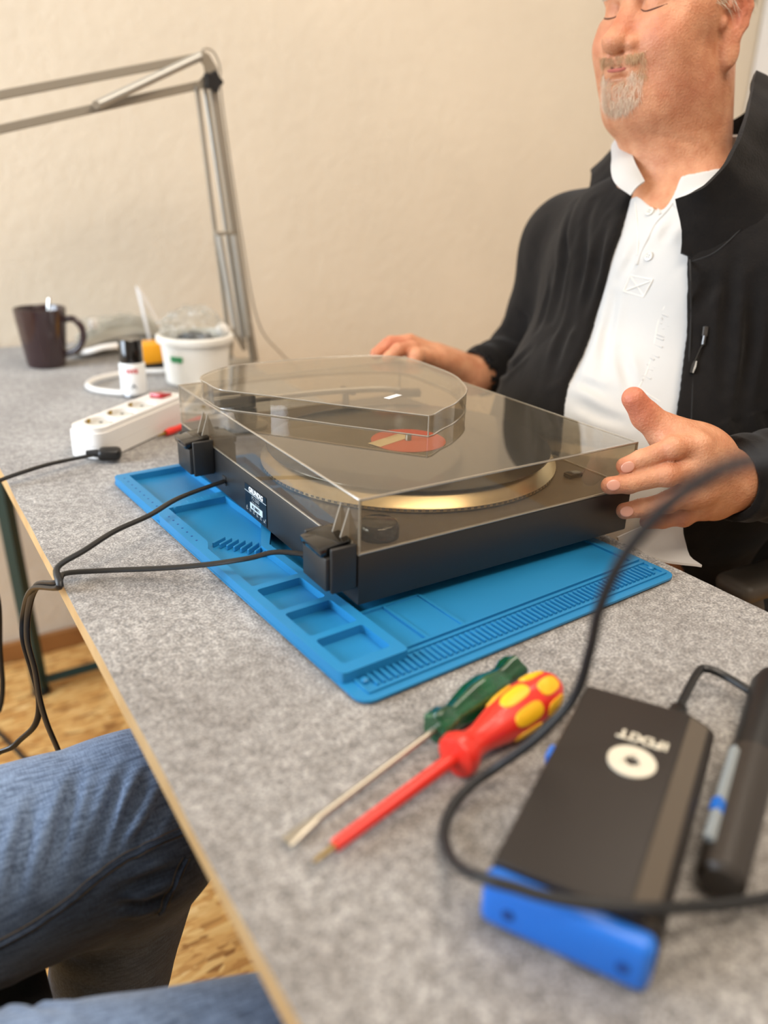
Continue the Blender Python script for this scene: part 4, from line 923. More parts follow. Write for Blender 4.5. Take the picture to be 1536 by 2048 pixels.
def build_head(b):
    he((-.012, 0, .058), (.098, .079, .082), .02, b=b)
    he((.040, 0, .020), (.058, .066, .070), .03, b=b)
    he((.034, 0, -.038), (.064, .066, .058), .03, b=b)
    he((.076, 0, -.080), (.028, .034, .026), .022, b=b)            # chin
    he((.082, 0, -.040), (.024, .032, .034), .018, b=b)            # muzzle
    for s in (1, -1):
        he((.066, s*.042, -.022), (.033, .031, .033), .018, b=b)   # cheek
        he((.034, s*.050, -.060), (.040, .022, .030), .025, b=b)   # jowl
        he((.028, s*.063, .006), (.034, .012, .018), .02, b=b)     # cheekbone
        he((.096, s*.033, .018), (.016, .018, .011), .012, 'c', b=b)   # eye socket
        he((.079, s*.033, .017), (.0165, .0175, .0145), .004, b=b)   # closed lid
        hk((.092, s*.012, .036), (.084, s*.046, .036), .0085, .008, .012, b=b)
        he((.083, s*.034, .002), (.012, .020, .0075), .010, b=b)   # bag under the eye
    hk((.090, 0, .028), (.111, 0, -.014), .0088, .0130, .010, b=b) # nose bridge
    he((.116, 0, -.025), (.0185, .0170, .0150), .006, b=b)         # nose tip
    for s in (1, -1):
        he((.103, s*.0190, -.0280), (.0130, .0095, .0100), .004, b=b)
        he((.110, s*.0095, -.0395), (.0075, .0050, .0050), .002, 'c', b=b)
        hk((.098, s*.0300, -.0210), (.092, s*.0290, -.0330), .0018, .0018, .004, 'c', b=b)
        hk((.094, s*.0235, -.016), (.078, s*.038, -.046), .0034, .0030, .008, 'c', b=b)  # fold beside the nose
    hk((.1030, -.018, -.0460), (.1030, .018, -.0460), .0075, .0075, .008, b=b)    # upper lip area
    hk((.0995, -.018, -.0595), (.0995, .018, -.0595), .0065, .0065, .005, b=b)    # lower lip
    for s in (1, -1): hk((.1110, 0, -.0535), (.0940, s*.032, -.0500), .0013, .0012, .003, 'c', b=b)
    he((.103, 0, -.067), (.006, .014, .004), .008, 'c', b=b)
    # neck and double chin
    he((.022, 0, -.092), (.064, .062, .038), .03, b=b)
    he((.052, 0, -.108), (.036, .048, .030), .022, b=b)
    # ears
    for s in (1, -1):
        R = rzz(s*-24)@rx(s*6)
        e = lambda c, r, k, op='u': he((c[0]-.008, s*(.0740+c[1]), c[2]+.006), r, k, op, R, b)
        e((-.004, .006, .006), (.020, .0070, .032), .006)
        arc = [(.012, .012, .010), (.010, .014, .026), (-.002, .0165, .036), (-.016, .0175, .030), (-.0215, .0175, .012), (-.018, .0165, -.008), (-.010, .0140, -.022)]
        for a, c in zip(arc, arc[1:]): hk((a[0]-.008, s*(.0725+a[1]), a[2]+.006), (c[0]-.008, s*(.0725+c[1]), c[2]+.006), .0046, .0044, .003, b=b)
        anti = [(-.006, .0145, .020), (-.0125, .0155, .008), (-.010, .0150, -.008)]
        for a, c in zip(anti, anti[1:]): hk((a[0]-.008, s*(.0725+a[1]), a[2]+.006), (c[0]-.008, s*(.0725+c[1]), c[2]+.006), .0036, .0034, .003, b=b)
        he((-.012, s*.0835, -.030), (.0115, .0062, .0200), .005, R=R, b=b)          # lobe
        he((-.006, s*.0870, .003), (.0085, .0070, .0110), .003, 'c', b=b)          # concha
        he((.0060, s*.0800, -.002), (.0048, .0050, .0075), .003, b=b)               # tragus
HEAD = Blend(); build_head(HEAD); build_head(BD)
NB = np.array([.590, .214, .302])
BD.cone(hp(-.030, 0, -.045), NB+[0, 0, .01], .058, .060, .03)
BD.cone(hp(.005, 0, -.100), NB+[-.018, 0, -.015], .044, .040, .03)
# torso and arms below the clothes
SHN, SHF = np.array([.620, .018, .245]), np.array([.612, .405, .250])
ELN, ELF = np.array([.655, -.085, .050]), np.array([.600, .470, .082])
def arm_pts():
    wn = np.array(un(1452, 962, 1, -.040)); wf = np.array(un(942, 752, 1, .445))
    return wn, wf
WN, WF = arm_pts()
def torso(b, g):
    b.ell((.610, .212, .170), (.125+g, .200+g, .175+g), .05); b.ell((.560, .208, .000), (.180+g, .205+g, .190+g), .07); b.ell((.592, .212, .235), (.105+g, .165+g, .095+g), .05)
    b.cone(NB+[.01, -.03, -.01], SHN, .062+g, .062+g, .04); b.cone(NB+[.01, .03, -.01], SHF, .062+g, .062+g, .04)
    b.ell((.57, .208, -.22), (.17+g, .20+g, .13+g), .06)
torso(BD, -.004)
for s_, e_, w_ in ((SHN, ELN, WN), (SHF, ELF, WF)):
    BD.cone(s_, e_, .052, .044, .03); BD.cone(e_, w_, .042, .030, .012)
# near (left) hand: joints measured in the photo, on planes just in front of the turntable side
def U(px, py, y): return np.array(un(px, py, 1, y))
fingers = {
 'index': ([U(1398, 893, -.046), U(1343, 896, -.036), U(1283, 919, -.020), U(1250, 932, -.0125)], [.0115, .0100, .0092, .0084]),
 'middle': ([U(1402, 930, -.050), U(1333, 949, -.040), U(1258, 967, -.021), U(1220, 971, -.0125)], [.0118, .0104, .0092, .0085]),
 'ring': ([U(1406, 978, -.048), U(1333, 1004, -.038), U(1282, 1016, -.021), U(1249, 1022, -.0125)], [.0112, .0096, .0088, .0082]),
 'little': ([U(1404, 1014, -.042), U(1365, 1034, -.034), U(1325, 1041, -.020), U(1294, 1044, -.0120)], [.0100, .0085, .0078, .0072])}
for nme, (J, Rr) in fingers.items():
    BD.cone(WN+(J[0]-WN)*.25, J[0], .0150, Rr[0]+.002, .012)
    for a, c, r1, r2 in zip(J, J[1:], Rr, Rr[1:]): BD.cone(a, c, r1, r2, .0035)
    BD.ell(J[1]+[0, -.0030, 0], (Rr[1]*.9, Rr[1]*.8, Rr[1]*.9), .006)     # knuckle
TH = [U(1405, 905, -.030), U(1335, 868, -.012), U(1292, 832, .002), U(1267, 797, .008)]
BD.cone(WN, TH[0], .022, .021, .015); BD.cone(TH[0], TH[1], .021, .0165, .015); BD.cone(TH[1], TH[2], .0170, .0135, .010); BD.cone(TH[2], TH[3], .0132, .0112, .006)
BD.ell((TH[0]+TH[1])/2+[0, -.004, 0], (.026, .014, .018), .02)
BD.ell(U(1415, 950, -.044), (.034, .015, .036), .02)     # back of the hand
BD.cone(WN, U(1425, 1008, -.038), .024, .015, .02)
# far (right) hand, resting over the far side of the lid
TF = {}
HFY = .452
FF = {
 'index': [U(868, 712, .436), U(826, 696, .432), U(795, 700, .425), U(776, 716, .422)],
 'middle': [U(868, 706, .450), U(815, 684, .452), U(775, 690, .450), U(752, 708, .445)],
 'ring': [U(872, 704, .468), U(820, 682, .474), U(782, 685, .474), U(760, 700, .470)],
 'little': [U(880, 706, .484), U(840, 690, .490), U(812, 694, .490), U(796, 706, .488)]}
for nme, J in FF.items():
    BD.cone(WF+(J[0]-WF)*.3, J[0], .0165, .0125, .012)
    for a, c, r1, r2 in zip(J, J[1:], (.0115, .0100, .0092), (.0100, .0092, .0084)): BD.cone(a, c, r1, r2, .0035)
T2 = [U(880, 724, .430), U(848, 716, .420), U(832, 712, .412), U(826, 726, .408)]
BD.cone(WF, T2[0], .020, .018, .012); 
for a, c, r1, r2 in zip(T2, T2[1:], (.016, .0125, .0112), (.0125, .0112, .0100)): BD.cone(a, c, r1, r2, .005)
BD.ell(U(895, 722, .458), (.036, .026, .016), .018, R=np.array(Matrix.Rotation(.25, 3, 'Y')))

# skin colour: real blotches of redness, stored per vertex
def skin_material():
    m = mat('skin', (204, 144, 108), .50, spec=.35, sss=.22); b = m.node_tree.nodes['Principled BSDF']
    tc = nd(m, 'ShaderNodeTexCoord'); at = nd(m, 'ShaderNodeAttribute', attribute_name='redness')
    n1 = nd(m, 'ShaderNodeTexNoise', Scale=60.0, Detail=8.0); n2 = nd(m, 'ShaderNodeTexNoise', Scale=700.0, Detail=3.0); n3 = nd(m, 'ShaderNodeTexVoronoi', Scale=330.0)
    for n in (n1, n2, n3): lk(m, tc.outputs['Object'], n.inputs['Vector'])
    r1 = ramp(m, [(.30, (194, 130, 95)), (.70, (216, 158, 121))]); lk(m, n1.outputs['Fac'], r1.inputs['Fac'])
    c = mixc(m, at.outputs['Fac'], r1.outputs['Color'], S((200, 98, 78)))
    lk(m, c, b.inputs['Base Color'])
    ad = nd(m, 'ShaderNodeMath', operation='ADD'); lk(m, n2.outputs['Fac'], ad.inputs[0]); lk(m, n3.outputs['Distance'], ad.inputs[1])
    bp = nd(m, 'ShaderNodeBump', Strength=.55, Distance=.0008); lk(m, ad.outputs[0], bp.inputs['Height']); lk(m, bp.outputs['Normal'], b.inputs['Normal'])
    return m
M['skin'] = skin_material()
def skin_disp(P):
    L = hl_(P); d = np.zeros(len(P))
    # crow's feet and crease lines by the eye, neck folds
    w = np.exp(-(((L[:, 0]-.058)/.020)**2+((np.abs(L[:, 1])-.056)/.02)**2+((L[:, 2]-.012)/.016)**2)); d += w*.0012*np.sin((L[:, 2]-.35*L[:, 0])*1500)
    w = np.exp(-(((L[:, 2]+.150-.25*L[:, 0])/.0050)**2))*(np.abs(L[:, 1]) < .075)*(L[:, 0] > -.03); d += w*.0007
    hand = np.exp(-((P[:, 1]-(-.048))/.03)**2)*(P[:, 2] < .2)
    for J, Rr in fingers.values():
        for k in (1, 2):
            r = np.linalg.norm(P-J[k], axis=1); ax_ = (J[k+1]-J[k-1]); ax_ = ax_/np.linalg.norm(ax_); s = (P-J[k])@ax_
            d += (r < .016)*.00045*np.cos(s*2400)*np.exp(-(s/.0045)**2)
    return d
def grooves(src, segs, depth, width):
    """cloth creases: furrows with a raised lip, laid along the surface"""
    S3 = [np.array([src.ray(*q)[0] for q in sg]) for sg in segs]
    def f(P):
        d = np.zeros(len(P))
        for pts in S3:
            best = np.full(len(P), 9.); tt_ = np.zeros(len(P)); n = len(pts)-1
            for i in range(n):
                a, b = pts[i], pts[i+1]; ba = b-a; t = np.clip((P-a)@ba/(ba@ba), 0, 1); r = np.linalg.norm(P-a-t[:, None]*ba, axis=1); m_ = r < best; best = np.where(m_, r, best); tt_ = np.where(m_, (i+t)/n, tt_)
            fd = np.sin(np.pi*np.clip(tt_, .06, .94)); d += depth*fd*(np.exp(-(best/width)**2)-.55*np.exp(-((best-1.9*width)/width)**2))
        return d
    return f
BD.disp = skin_disp
P, F = BD.mesh(.0021, lo=(.18, -.20, -.36), hi=(.84, .64, .66))
L = hl_(P)
gs = lambda c, r: np.exp(-(((L-np.array(c))/np.array(r))**2).sum(1))
red = .55*gs((.105, 0, -.012), (.020, .020, .022))+.50*(gs((.072, .045, -.018), (.030, .022, .024))+gs((.072, -.045, -.018), (.030, .022, .024)))
red += .55*(gs((-.018, .088, .012), (.022, .014, .035))+gs((-.018, -.088, .012), (.022, .014, .035)))+.30*gs((.03, .055, -.075), (.05, .03, .03))
for J, Rr in list(fingers.values()):
    red += .40*np.exp(-(np.linalg.norm(P-J[1], axis=1)/.010)**2)+.30*np.exp(-(np.linalg.norm(P-J[3], axis=1)/.012)**2)
red += .60*np.exp(-(np.linalg.norm(P-TH[3], axis=1)/.030)**2)+.5*np.exp(-(np.linalg.norm(P-FF['middle'][2], axis=1)/.030)**2)
body = np_mesh('body', P, F, M['skin'], man, {'redness': np.clip(red, 0, 1)})

# nails
for nme in ('index', 'middle', 'ring'):
    J, Rr = fingers[nme]; tip = J[3]; ax_ = J[3]-J[2]; ax_ /= np.linalg.norm(ax_); out = np.array([0, -1, .42]); out -= ax_*(out@ax_); out /= np.linalg.norm(out)
    c = tip-ax_*.0005; q = BD.snap([c+out*Rr[3]])[0]; side = np.cross(out, ax_)
    bm = bmesh.new(); bmesh.ops.create_uvsphere(bm, u_segments=20, v_segments=12, radius=1)
    bmesh.ops.transform(bm, matrix=Matrix(((ax_[0]*.0066, side[0]*.0052, out[0]*.0011, q[0]), (ax_[1]*.0066, side[1]*.0052, out[1]*.0011, q[1]), (ax_[2]*.0066, side[2]*.0052, out[2]*.0011, q[2]), (0, 0, 0, 1))), verts=bm.verts[:])
    tag(obj('fingernail', bm, M['nail'], man), 'short clean nail')

# lash lines and lips, following the surface
def on_skin(pts, r, name, m, off=.0001, src=HEAD, n=6):
    Q_ = [Vector(src.snap([hp(*p)])[0]) for p in pts]; Q_ = smooth_path(Q_, 5); bm = bmesh.new(); rr = [r*(.35+.65*math.sin(PI*i/(len(Q_)-1))) for i in range(len(Q_))]; tube(bm, Q_, rr, n=n); return obj(name, bm, m, man)
for s in (1, -1):
    on_skin([(.094, s*.017, .0120), (.0955, s*.025, .0085), (.0945, s*.034, .0075), (.091, s*.043, .0095), (.084, s*.050, .0130)], .0010, 'eyelashes', M['lash'])
on_skin([(.098, -.027, -.0535), (.107, -.012, -.0562), (.110, 0, -.0570), (.107, .012, -.0562), (.098, .027, -.0535)], .0021, 'lips', M['lips'])

on_skin([(.094, -.032, -.0500), (.106, -.016, -.0530), (.1110, 0, -.0540), (.106, .016, -.0530), (.094, .032, -.0500)], .0013, 'mouth_crease_shade', M['lash'])  # dark tube paints the shade inside the mouth crease
# hair as separate fine strands
def strands(name, roots, dirs, length, rad, m, curl=.2, seg=4, drop=.0, src=HEAD, lift=.3):
    N = len(roots); nrm = src.grad(roots); V = []; Fs = []; d = dirs-nrm*(dirs*nrm).sum(1, keepdims=True); d /= np.maximum(np.linalg.norm(d, axis=1, keepdims=True), 1e-6)
    pts = [roots-nrm*.0006]; cur = roots.copy(); dd_ = d+nrm*lift+rng.normal(0, curl, (N, 3))
    ln = length*(.6+.6*rng.random(N))[:, None]
    for k in range(seg):
        dd_ = dd_/np.linalg.norm(dd_, axis=1, keepdims=True); cur = cur+dd_*ln/seg; pts.append(cur.copy()); dd_ = dd_+np.array([0, 0, -drop])+rng.normal(0, curl*.5, (N, 3))-nrm*lift*.22
    pts = np.stack(pts, 1); s1 = np.cross(d, nrm); s1 /= np.maximum(np.linalg.norm(s1, axis=1, keepdims=True), 1e-6); s2 = nrm
    rr = np.linspace(1, .15, seg+1)*rad
    R3 = np.stack([pts+(s1[:, None]*math.cos(a)+s2[:, None]*math.sin(a))*rr[None, :, None] for a in (0, 2.094, 4.189)], 2)   # N,seg+1,3,3
    P_ = R3.reshape(-1, 3); base = (np.arange(N)*(seg+1)*3)[:, None, None]; f = []
    for k in range(seg):
        for j in range(3): f.append([k*3+j, k*3+(j+1) % 3, (k+1)*3+(j+1) % 3, (k+1)*3+j])
    Fq = (base+np.array(f)[None]).reshape(-1, 4)
    return np_mesh(name, P_, Fq, m, man)
def local_dirs(n, d): return np.tile(HR@np.array(d), (n, 1))
def sample(n, test, lo, hi):
    out = []
    while sum(len(o) for o in out) < n:
        q = rng.uniform(lo, hi, (6000, 3)); W_q = HC+(q*HS)@HR.T; W_q = HEAD.snap(W_q, 3); ok = np.abs(HEAD.ev(W_q)) < .0008; W_q = W_q[ok]; L_ = hl_(W_q); out.append(W_q[test(L_)])
    return np.concatenate(out)[:n]
chin = lambda L: (L[:, 2] < -.058) & (L[:, 2] > -.111+14*L[:, 1]**2+.006*rng.random(len(L))) & (L[:, 0] > .058-.2*(L[:, 2]+.10)) & (np.abs(L[:, 1]) < .035) & ~((np.abs(L[:, 1]) < .022) & (L[:, 2] > -.0640))
R_ = sample(2300, chin, (.05, -.035, -.115), (.12, .035, -.055)); strands('beard', R_, local_dirs(len(R_), (.25, 0, -1)), .0085, .00022, M['beard'], .30, drop=.25)
side = lambda L: (L[:, 2] < -.036) & (L[:, 2] > -.066) & (np.abs(L[:, 1]) > .029) & (np.abs(L[:, 1]) < .039) & (L[:, 0] > .065)
R_ = sample(900, side, (.06, -.04, -.07), (.11, .04, -.035)); strands('beard', R_, local_dirs(len(R_), (0, 0, -1)), .0070, .00020, M['must'], .28, drop=.2)
must = lambda L: (L[:, 2] < -.0390-.1*(.02-np.abs(L[:, 1]))) & (L[:, 2] > -.0470-.004*rng.random(len(L))) & (np.abs(L[:, 1]) < .034+.004*rng.random(len(L))) & (L[:, 0] > .078)
R_ = sample(1500, must, (.07, -.040, -.054), (.125, .040, -.032)); Lm = hl_(R_); dm = np.stack([np.full(len(Lm), .1), np.sign(Lm[:, 1])*.55, np.full(len(Lm), -1.)], 1)@HR.T
strands('moustache', R_, dm, .0052, .00020, M['must'], .22, drop=.2)
scalp = lambda L: ((L[:, 2] > .055-.9*(L[:, 0]-.05)*0) & (L[:, 0] < .080-.35*(.10-L[:, 2])) & ((L[:, 2] > .03+(L[:, 0] > -.02)*.012))) | ((L[:, 0] < -.034) & (L[:, 2] > -.040) & (L[:, 2] <= .06)) | ((L[:, 0] > .006) & (L[:, 0] < .028) & (np.abs(L[:, 1]) > .05) & (L[:, 2] > .018))
R_ = sample(9000, scalp, (-.125, -.095, -.05), (.10, .095, .155)); strands('hair', R_, local_dirs(len(R_), (-.8, 0, -.55)), .020, .00030, M['hair'], .22, drop=.1, lift=.35)
for s in (1, -1):
    brow = lambda L: (L[:, 2] > .030) & (L[:, 2] < .040) & (s*L[:, 1] > .012) & (s*L[:, 1] < .052) & (L[:, 0] > .07)
    R_ = sample(260, brow, (.06, -.06, .025), (.11, .06, .045)); Lm = hl_(R_); dm = np.stack([np.full(len(Lm), .1), np.sign(Lm[:, 1]), np.full(len(Lm), .2)], 1)@HR.T
    strands('eyebrow', R_, dm, .009, .00020, M['hair'], .2)
M['steel_dark'] = mat('dark_zip_metal', (88, 86, 84), .3, metal=.8)

# ================================================================= clothes
TS = Blend(); torso(TS, .004)           # shirt volume
TJ = Blend(); torso(TJ, .016)           # jacket volume, used to place the opening
def interp_curve(src, pts):
    Q_ = np.array([src.ray(*p)[0] for p in pts]); o = np.argsort(Q_[:, 2]); return Q_[o]
near_px = [(1358, 450), (1364, 520), (1363, 600), (1358, 700), (1350, 780), (1340, 860), (1332, 960), (1328, 1060)]
far_px = [(1248, 400), (1226, 470), (1200, 560), (1172, 640), (1145, 715), (1120, 770), (1112, 830), (1108, 900)]
NE, FE = interp_curve(TJ, near_px), interp_curve(TJ, far_px)
NE = np.vstack([NE[0]+[0, 0, -.3], NE, NE[-1]+[0, 0, .2]]); FE = np.vstack([FE[0]+[0, 0, -.3], FE, FE[-1]+[0, 0, .2]])
def folds(P, amp, seed, sc=(9, 9, 4)):
    a = vnoise(P*np.array(sc), 1.0, seed); b = vnoise(P*np.array(sc)*2.3+a[:, None]*.8, 1.0, seed+2)
    return amp*((1-np.abs(a)*2)+.35*(1-np.abs(b)*2))
# shirt
TS.cone(NB+np.array([-.008, 0, -.01]), NB+np.array([.004, 0, .05]), .066, .066, .03)
TS.ell(NB+np.array([0, 0, .100]), (.084, .078, .080), .006, 'c')
vt = TS.ray(1322, 428)[0]
TS.cone(NB+np.array([-.060, -.005, .060]), vt+[-.004, 0, .008], .036, .007, .004, 'c')
TS.cone(SHN, SHN+(ELN-SHN)*.4, .054, .056, .02); TS.cone(SHF, SHF+(ELF-SHF)*.4, .052, .050, .02)
hem = np.array(un(1398, 1126, 2, -.055)); hem2 = np.array(un(1300, 1085, 2, -.035))
def shirt_disp(P):
    d = folds(P, .0016, 3, (7, 10, 5))+GS(P)
    return d+np.exp(-((P[:, 2]+.03)/.05)**2)*.006*np.sin(P[:, 1]*60+P[:, 2]*30)
GS = grooves(TS, [[(1235, 560), (1215, 660), (1200, 760)], [(1190, 640), (1160, 720), (1135, 790)], [(1140, 800), (1200, 830), (1260, 850)], [(1150, 760), (1220, 790)], [(1285, 470), (1262, 520), (1240, 560)], [(1350, 440), (1320, 490)], [(1240, 700), (1262, 780)]], .0035, .0060)
TS.disp = shirt_disp
TS.post = lambda P, d: np.maximum(d, -.075-P[:, 2])
P, F = TS.mesh(.0030, lo=(.30, -.14, -.12), hi=(.82, .58, .42)); shirt = np_mesh('polo_shirt', P, F, M['shirt'], man)
# jacket
JK = Blend(); torso(JK, .013)
cuffN = WN+(ELN-WN)*.05; cuffF = WF+(ELF-WF)*.10
JK.cone(SHN, ELN, .070, .062, .035); JK.cone(ELN, cuffN+(ELN-cuffN)*.2, .060, .050, .02); JK.cone(cuffN+(ELN-cuffN)*.25, cuffN, .049, .046, .004)
JK.cone(SHF, ELF, .070, .058, .035); JK.cone(ELF, cuffF+(ELF-cuffF)*.2, .056, .042, .02); JK.cone(cuffF+(ELF-cuffF)*.25, cuffF, .040, .037, .004)
for W0, c0 in ((WN, cuffN), (WF, cuffF)):     # sleeve mouths
    e_ = ELN if c0 is cuffN else ELF; d = (W0-e_); d /= np.linalg.norm(d); JK.cone(c0+d*.000, c0+d*.10, .046 if c0 is cuffN else .038, .07, .004, 'c') if False else None
JK.ell(NB+np.array([0, 0, .095]), (.100, .088, .085), .008, 'c')
def jk_disp(P):
    d = folds(P, .0030, 11, (8, 8, 4.5))+GJ(P)
    # long drape folds on the far front panel
    for W0, E0 in ((WN, ELN), (WF, ELF)):     # rings of creases towards the elbow and gathered at the cuff
        ax_ = (E0-W0); L_ = np.linalg.norm(ax_); ax_ = ax_/L_; s = (P-W0)@ax_; r = np.linalg.norm(P-W0-s[:, None]*ax_, axis=1); m_ = (r < .09)*(s > -.02)*(s < L_+.03)
        d = d+m_*.0018*np.sin(s*170+2.5*vnoise(P, 22, 4))*np.clip(s/.05, 0, 1)
    return d
def jk_cut(P, d):
    yn = np.interp(P[:, 2], NE[:, 2], NE[:, 1]); yf = np.interp(P[:, 2], FE[:, 2], FE[:, 1])
    op = np.maximum(np.maximum(yn-P[:, 1], P[:, 1]-yf), P[:, 0]-.64)
    a, b = d, -op; k = .006; h = np.clip(.5-.5*(b-a)/k, 0, 1); d = b+(a-b)*h+k*h*(1-h)
    inn = TSI.ev(P); d = np.maximum(d, -inn)            # hollow where the shirt is
    for W0, E0 in ((WN, ELN), (WF, ELF)):
        ax_ = (W0-E0); ax_ = ax_/np.linalg.norm(ax_); c0 = W0-ax_*.006; s = (P-c0)@ax_; r = np.linalg.norm(P-c0-s[:, None]*ax_, axis=1)
        cut = np.where(r < .10, s, -1.); d = np.maximum(d, cut)
        hole = np.maximum(r-.034, -(s+.03)); d = np.where(r < .10, np.maximum(d, -hole), d)
    return np.maximum(d, -.17-P[:, 2])
TSI = Blend(); torso(TSI, .0015)
GJ = grooves(JK, [[(1150, 400), (1130, 520), (1105, 640)], [(1185, 400), (1165, 520), (1125, 680), (1100, 760)], [(1215, 440), (1190, 540), (1150, 650)], [(1100, 560), (1075, 660)], [(1060, 700), (1020, 740), (990, 745)], [(1470, 500), (1455, 640), (1450, 780)], [(1510, 560), (1500, 700), (1480, 840)], [(1420, 560), (1400, 620)]], .0055, .0065)
JK.disp = jk_disp; JK.post = jk_cut
P, F = JK.mesh(.0032, lo=(.30, -.24, -.20), hi=(.84, .62, .44)); jacket = np_mesh('jacket', P, F, M['fleece'], man)
# ribbons: cloth strips with thickness between two edges
def ribbon(name, A, B_, th, m, parent, sub=8, rows=5, bulge=.0, wob=0):
    A = smooth_path(A, sub); B_ = smooth_path(B_, sub); n = len(A); bm = bmesh.new(); G = []
    for i in range(n):
        row = []
        for j in range(rows+1):
            t = j/rows; p = A[i].lerp(B_[i], t); ta_ = (A[min(i+1, n-1)]-A[max(i-1, 0)]); nn = ta_.cross(B_[i]-A[i]); nn = nn.normalized() if nn.length > 1e-9 else Vector((0, 0, 1))
            row.append(bm.verts.new(p+nn*(bulge*math.sin(PI*t)+wob*noise.noise(p*40))))
        G.append(row)
    for i in range(n-1):
        for j in range(rows): bm.faces.new((G[i][j], G[i][j+1], G[i+1][j+1], G[i+1][j]))
    bm.normal_update(); o_ = [v.normal.copy() for v in bm.verts]; fs = bm.faces[:]
    r_ = bmesh.ops.solidify(bm, geom=fs, thickness=th)
    bmesh.ops.recalc_face_normals(bm, faces=bm.faces[:])
    return obj(name, bm, m, parent)
V3 = lambda a: Vector(tuple(float(x) for x in a))
JS = lambda x, y, o=.004: dist(x, y, JK.ray(x, y)[1]+o)
print('JS', [round(JK.ray(x, y)[1], 3) for x, y in ((1358, 470), (1400, 492), (1470, 480), (1560, 430), (1620, 330), (1640, 250), (1385, 410))], 'neck', [round(BD.ray(x, y)[1], 3) for x, y in ((1287, 362), (1300, 345), (1300, 300), (1340, 400), (1412, 372), (1440, 345), (1468, 305), (1484, 262), (1500, 200))], 'chest', [round(TS.ray(x, y)[1], 3) for x, y in ((1322, 428), (1300, 424), (1298, 513), (1270, 380), (1350, 410), (1300, 700))])
top = [dist(1350, 398, .868), dist(1385, 386, .850), dist(1418, 368, .838), dist(1455, 326, .835), dist(1484, 268, .845), dist(1503, 195, .880), dist(1514, 138, .930), Vector((.700, .215, .430)), Vector((.685, .275, .412)), dist(1300, 215, 1.08), dist(1256, 246, 1.07), dist(1243, 292, 1.04), dist(1240, 330, 1.02), dist(1252, 372, .995)]
bot = [dist(1364, 505, JK.ray(1392, 500)[1]+.001), dist(1405, 525, JK.ray(1405, 525)[1]+.003), JS(1475, 500), JS(1560, 430), JS(1620, 330), JS(1640, 250), dist(1600, 180, .99), Vector((.720, .215, .350)), Vector((.705, .31, .345)), dist(1262, 300, 1.15), dist(1190, 335, 1.13), dist(1182, 352, 1.10), dist(1185, 400, 1.06), dist(1222, 470, 1.01)]
ribbon('jacket_collar', top, bot, .006, M['fleece'], jacket, bulge=.004, wob=.004)
# polo collar: folded strip, far flap and near sliver
ptop = [dist(1288, 366, .930), dist(1270, 330, .942), dist(1260, 295, .972), dist(1263, 266, 1.01), Vector((.655, .275, .392)), Vector((.672, .215, .398)), Vector((.650, .150, .395)), dist(1486, 262, .905), dist(1468, 305, .890), dist(1440, 345, .892), dist(1412, 372, .898), dist(1380, 384, .908), dist(1348, 405, .920)]
pbot = [dist(1262, 392, .932), dist(1230, 366, .942), dist(1226, 325, .97), dist(1242, 285, 1.015), Vector((.680, .285, .362)), Vector((.695, .215, .370)), Vector((.675, .140, .368)), dist(1500, 285, .898), dist(1480, 330, .884), dist(1452, 368, .888), dist(1424, 392, .892), dist(1390, 405, .902), dist(1356, 424, .916)]
ribbon('shirt_collar', ptop, pbot, .0030, M['shirt'], shirt, bulge=.003)
# placket edges, buttons, cross-stitched box, stitched pocket
def surf_tube(src, px, r, name, m, parent, off=.0004, flat=None, n=6, sub=5):
    Q_ = []
    for p in px: q, t = src.ray(*p); g_ = src.grad(q[None])[0]; Q_.append(Vector(q+g_*off))
    bm = bmesh.new(); tube(bm, smooth_path(Q_, sub), r, n=n, flat=flat); return obj(name, bm, m, parent)
surf_tube(TS, [(1286, 366), (1300, 388), (1312, 410), (1321, 430)], .0022, 'placket_edge', M['shirt'], shirt)
surf_tube(TS, [(1349, 402), (1338, 418), (1326, 431), (1310, 450), (1296, 478), (1283, 505), (1274, 530)], .0018, 'placket_edge', M['shirt'], shirt)
surf_tube(TS, [(1267, 378), (1272, 420), (1276, 470), (1275, 510)], .0009, 'placket_seam', M['shirt_seam'], shirt)
for bx_, by_ in ((1300, 424), (1298, 513)):
    q, t = TS.ray(bx_, by_); g_ = TS.grad(q[None])[0]; Fm = Matrix.Translation(V3(q+g_*.0010)) @ frame(g_)
    bm = bmesh.new(); lathe(bm, [(.0048, -.001), (.0052, .0004), (.0050, .0012), (.0040, .0014), (.0036, .0009), (.0, .0009)], V3(q+g_*.0012), V3(g_), n=28, cap=False); bmesh.ops.remove_doubles(bm, verts=bm.verts[:], dist=1e-7); bt = obj('button', bm, M['button'], shirt)
    bm = bmesh.new()
    for dx in (-.0012, .0012):
        for dy in (-.0012, .0012): lathe(bm, [(.0005, .0), (.0005, .0012)], Fm @ Vector((dx, dy, .0006)), V3(g_), n=8)
    obj('button_hole', bm, M['grey_ink'], bt)
for a, b_ in (((1262, 551), (1306, 560)), ((1306, 560), (1288, 594)), ((1288, 594), (1248, 583)), ((1248, 583), (1262, 551)), ((1262, 553), (1288, 592)), ((1304, 562), (1250, 582))):
    surf_tube(TS, [a, ((a[0]+b_[0])/2, (a[1]+b_[1])/2), b_], .0010, 'cross_stitch', M['shirt_seam'], shirt, off=.0008)
surf_tube(TS, [(1330, 612), (1318, 640), (1308, 690), (1295, 740), (1278, 775)], .0010, 'pocket_seam', M['shirt_seam'], shirt); surf_tube(TS, [(1278, 775), (1300, 792), (1325, 806)], .0009, 'pocket_seam', M['shirt_seam'], shirt)
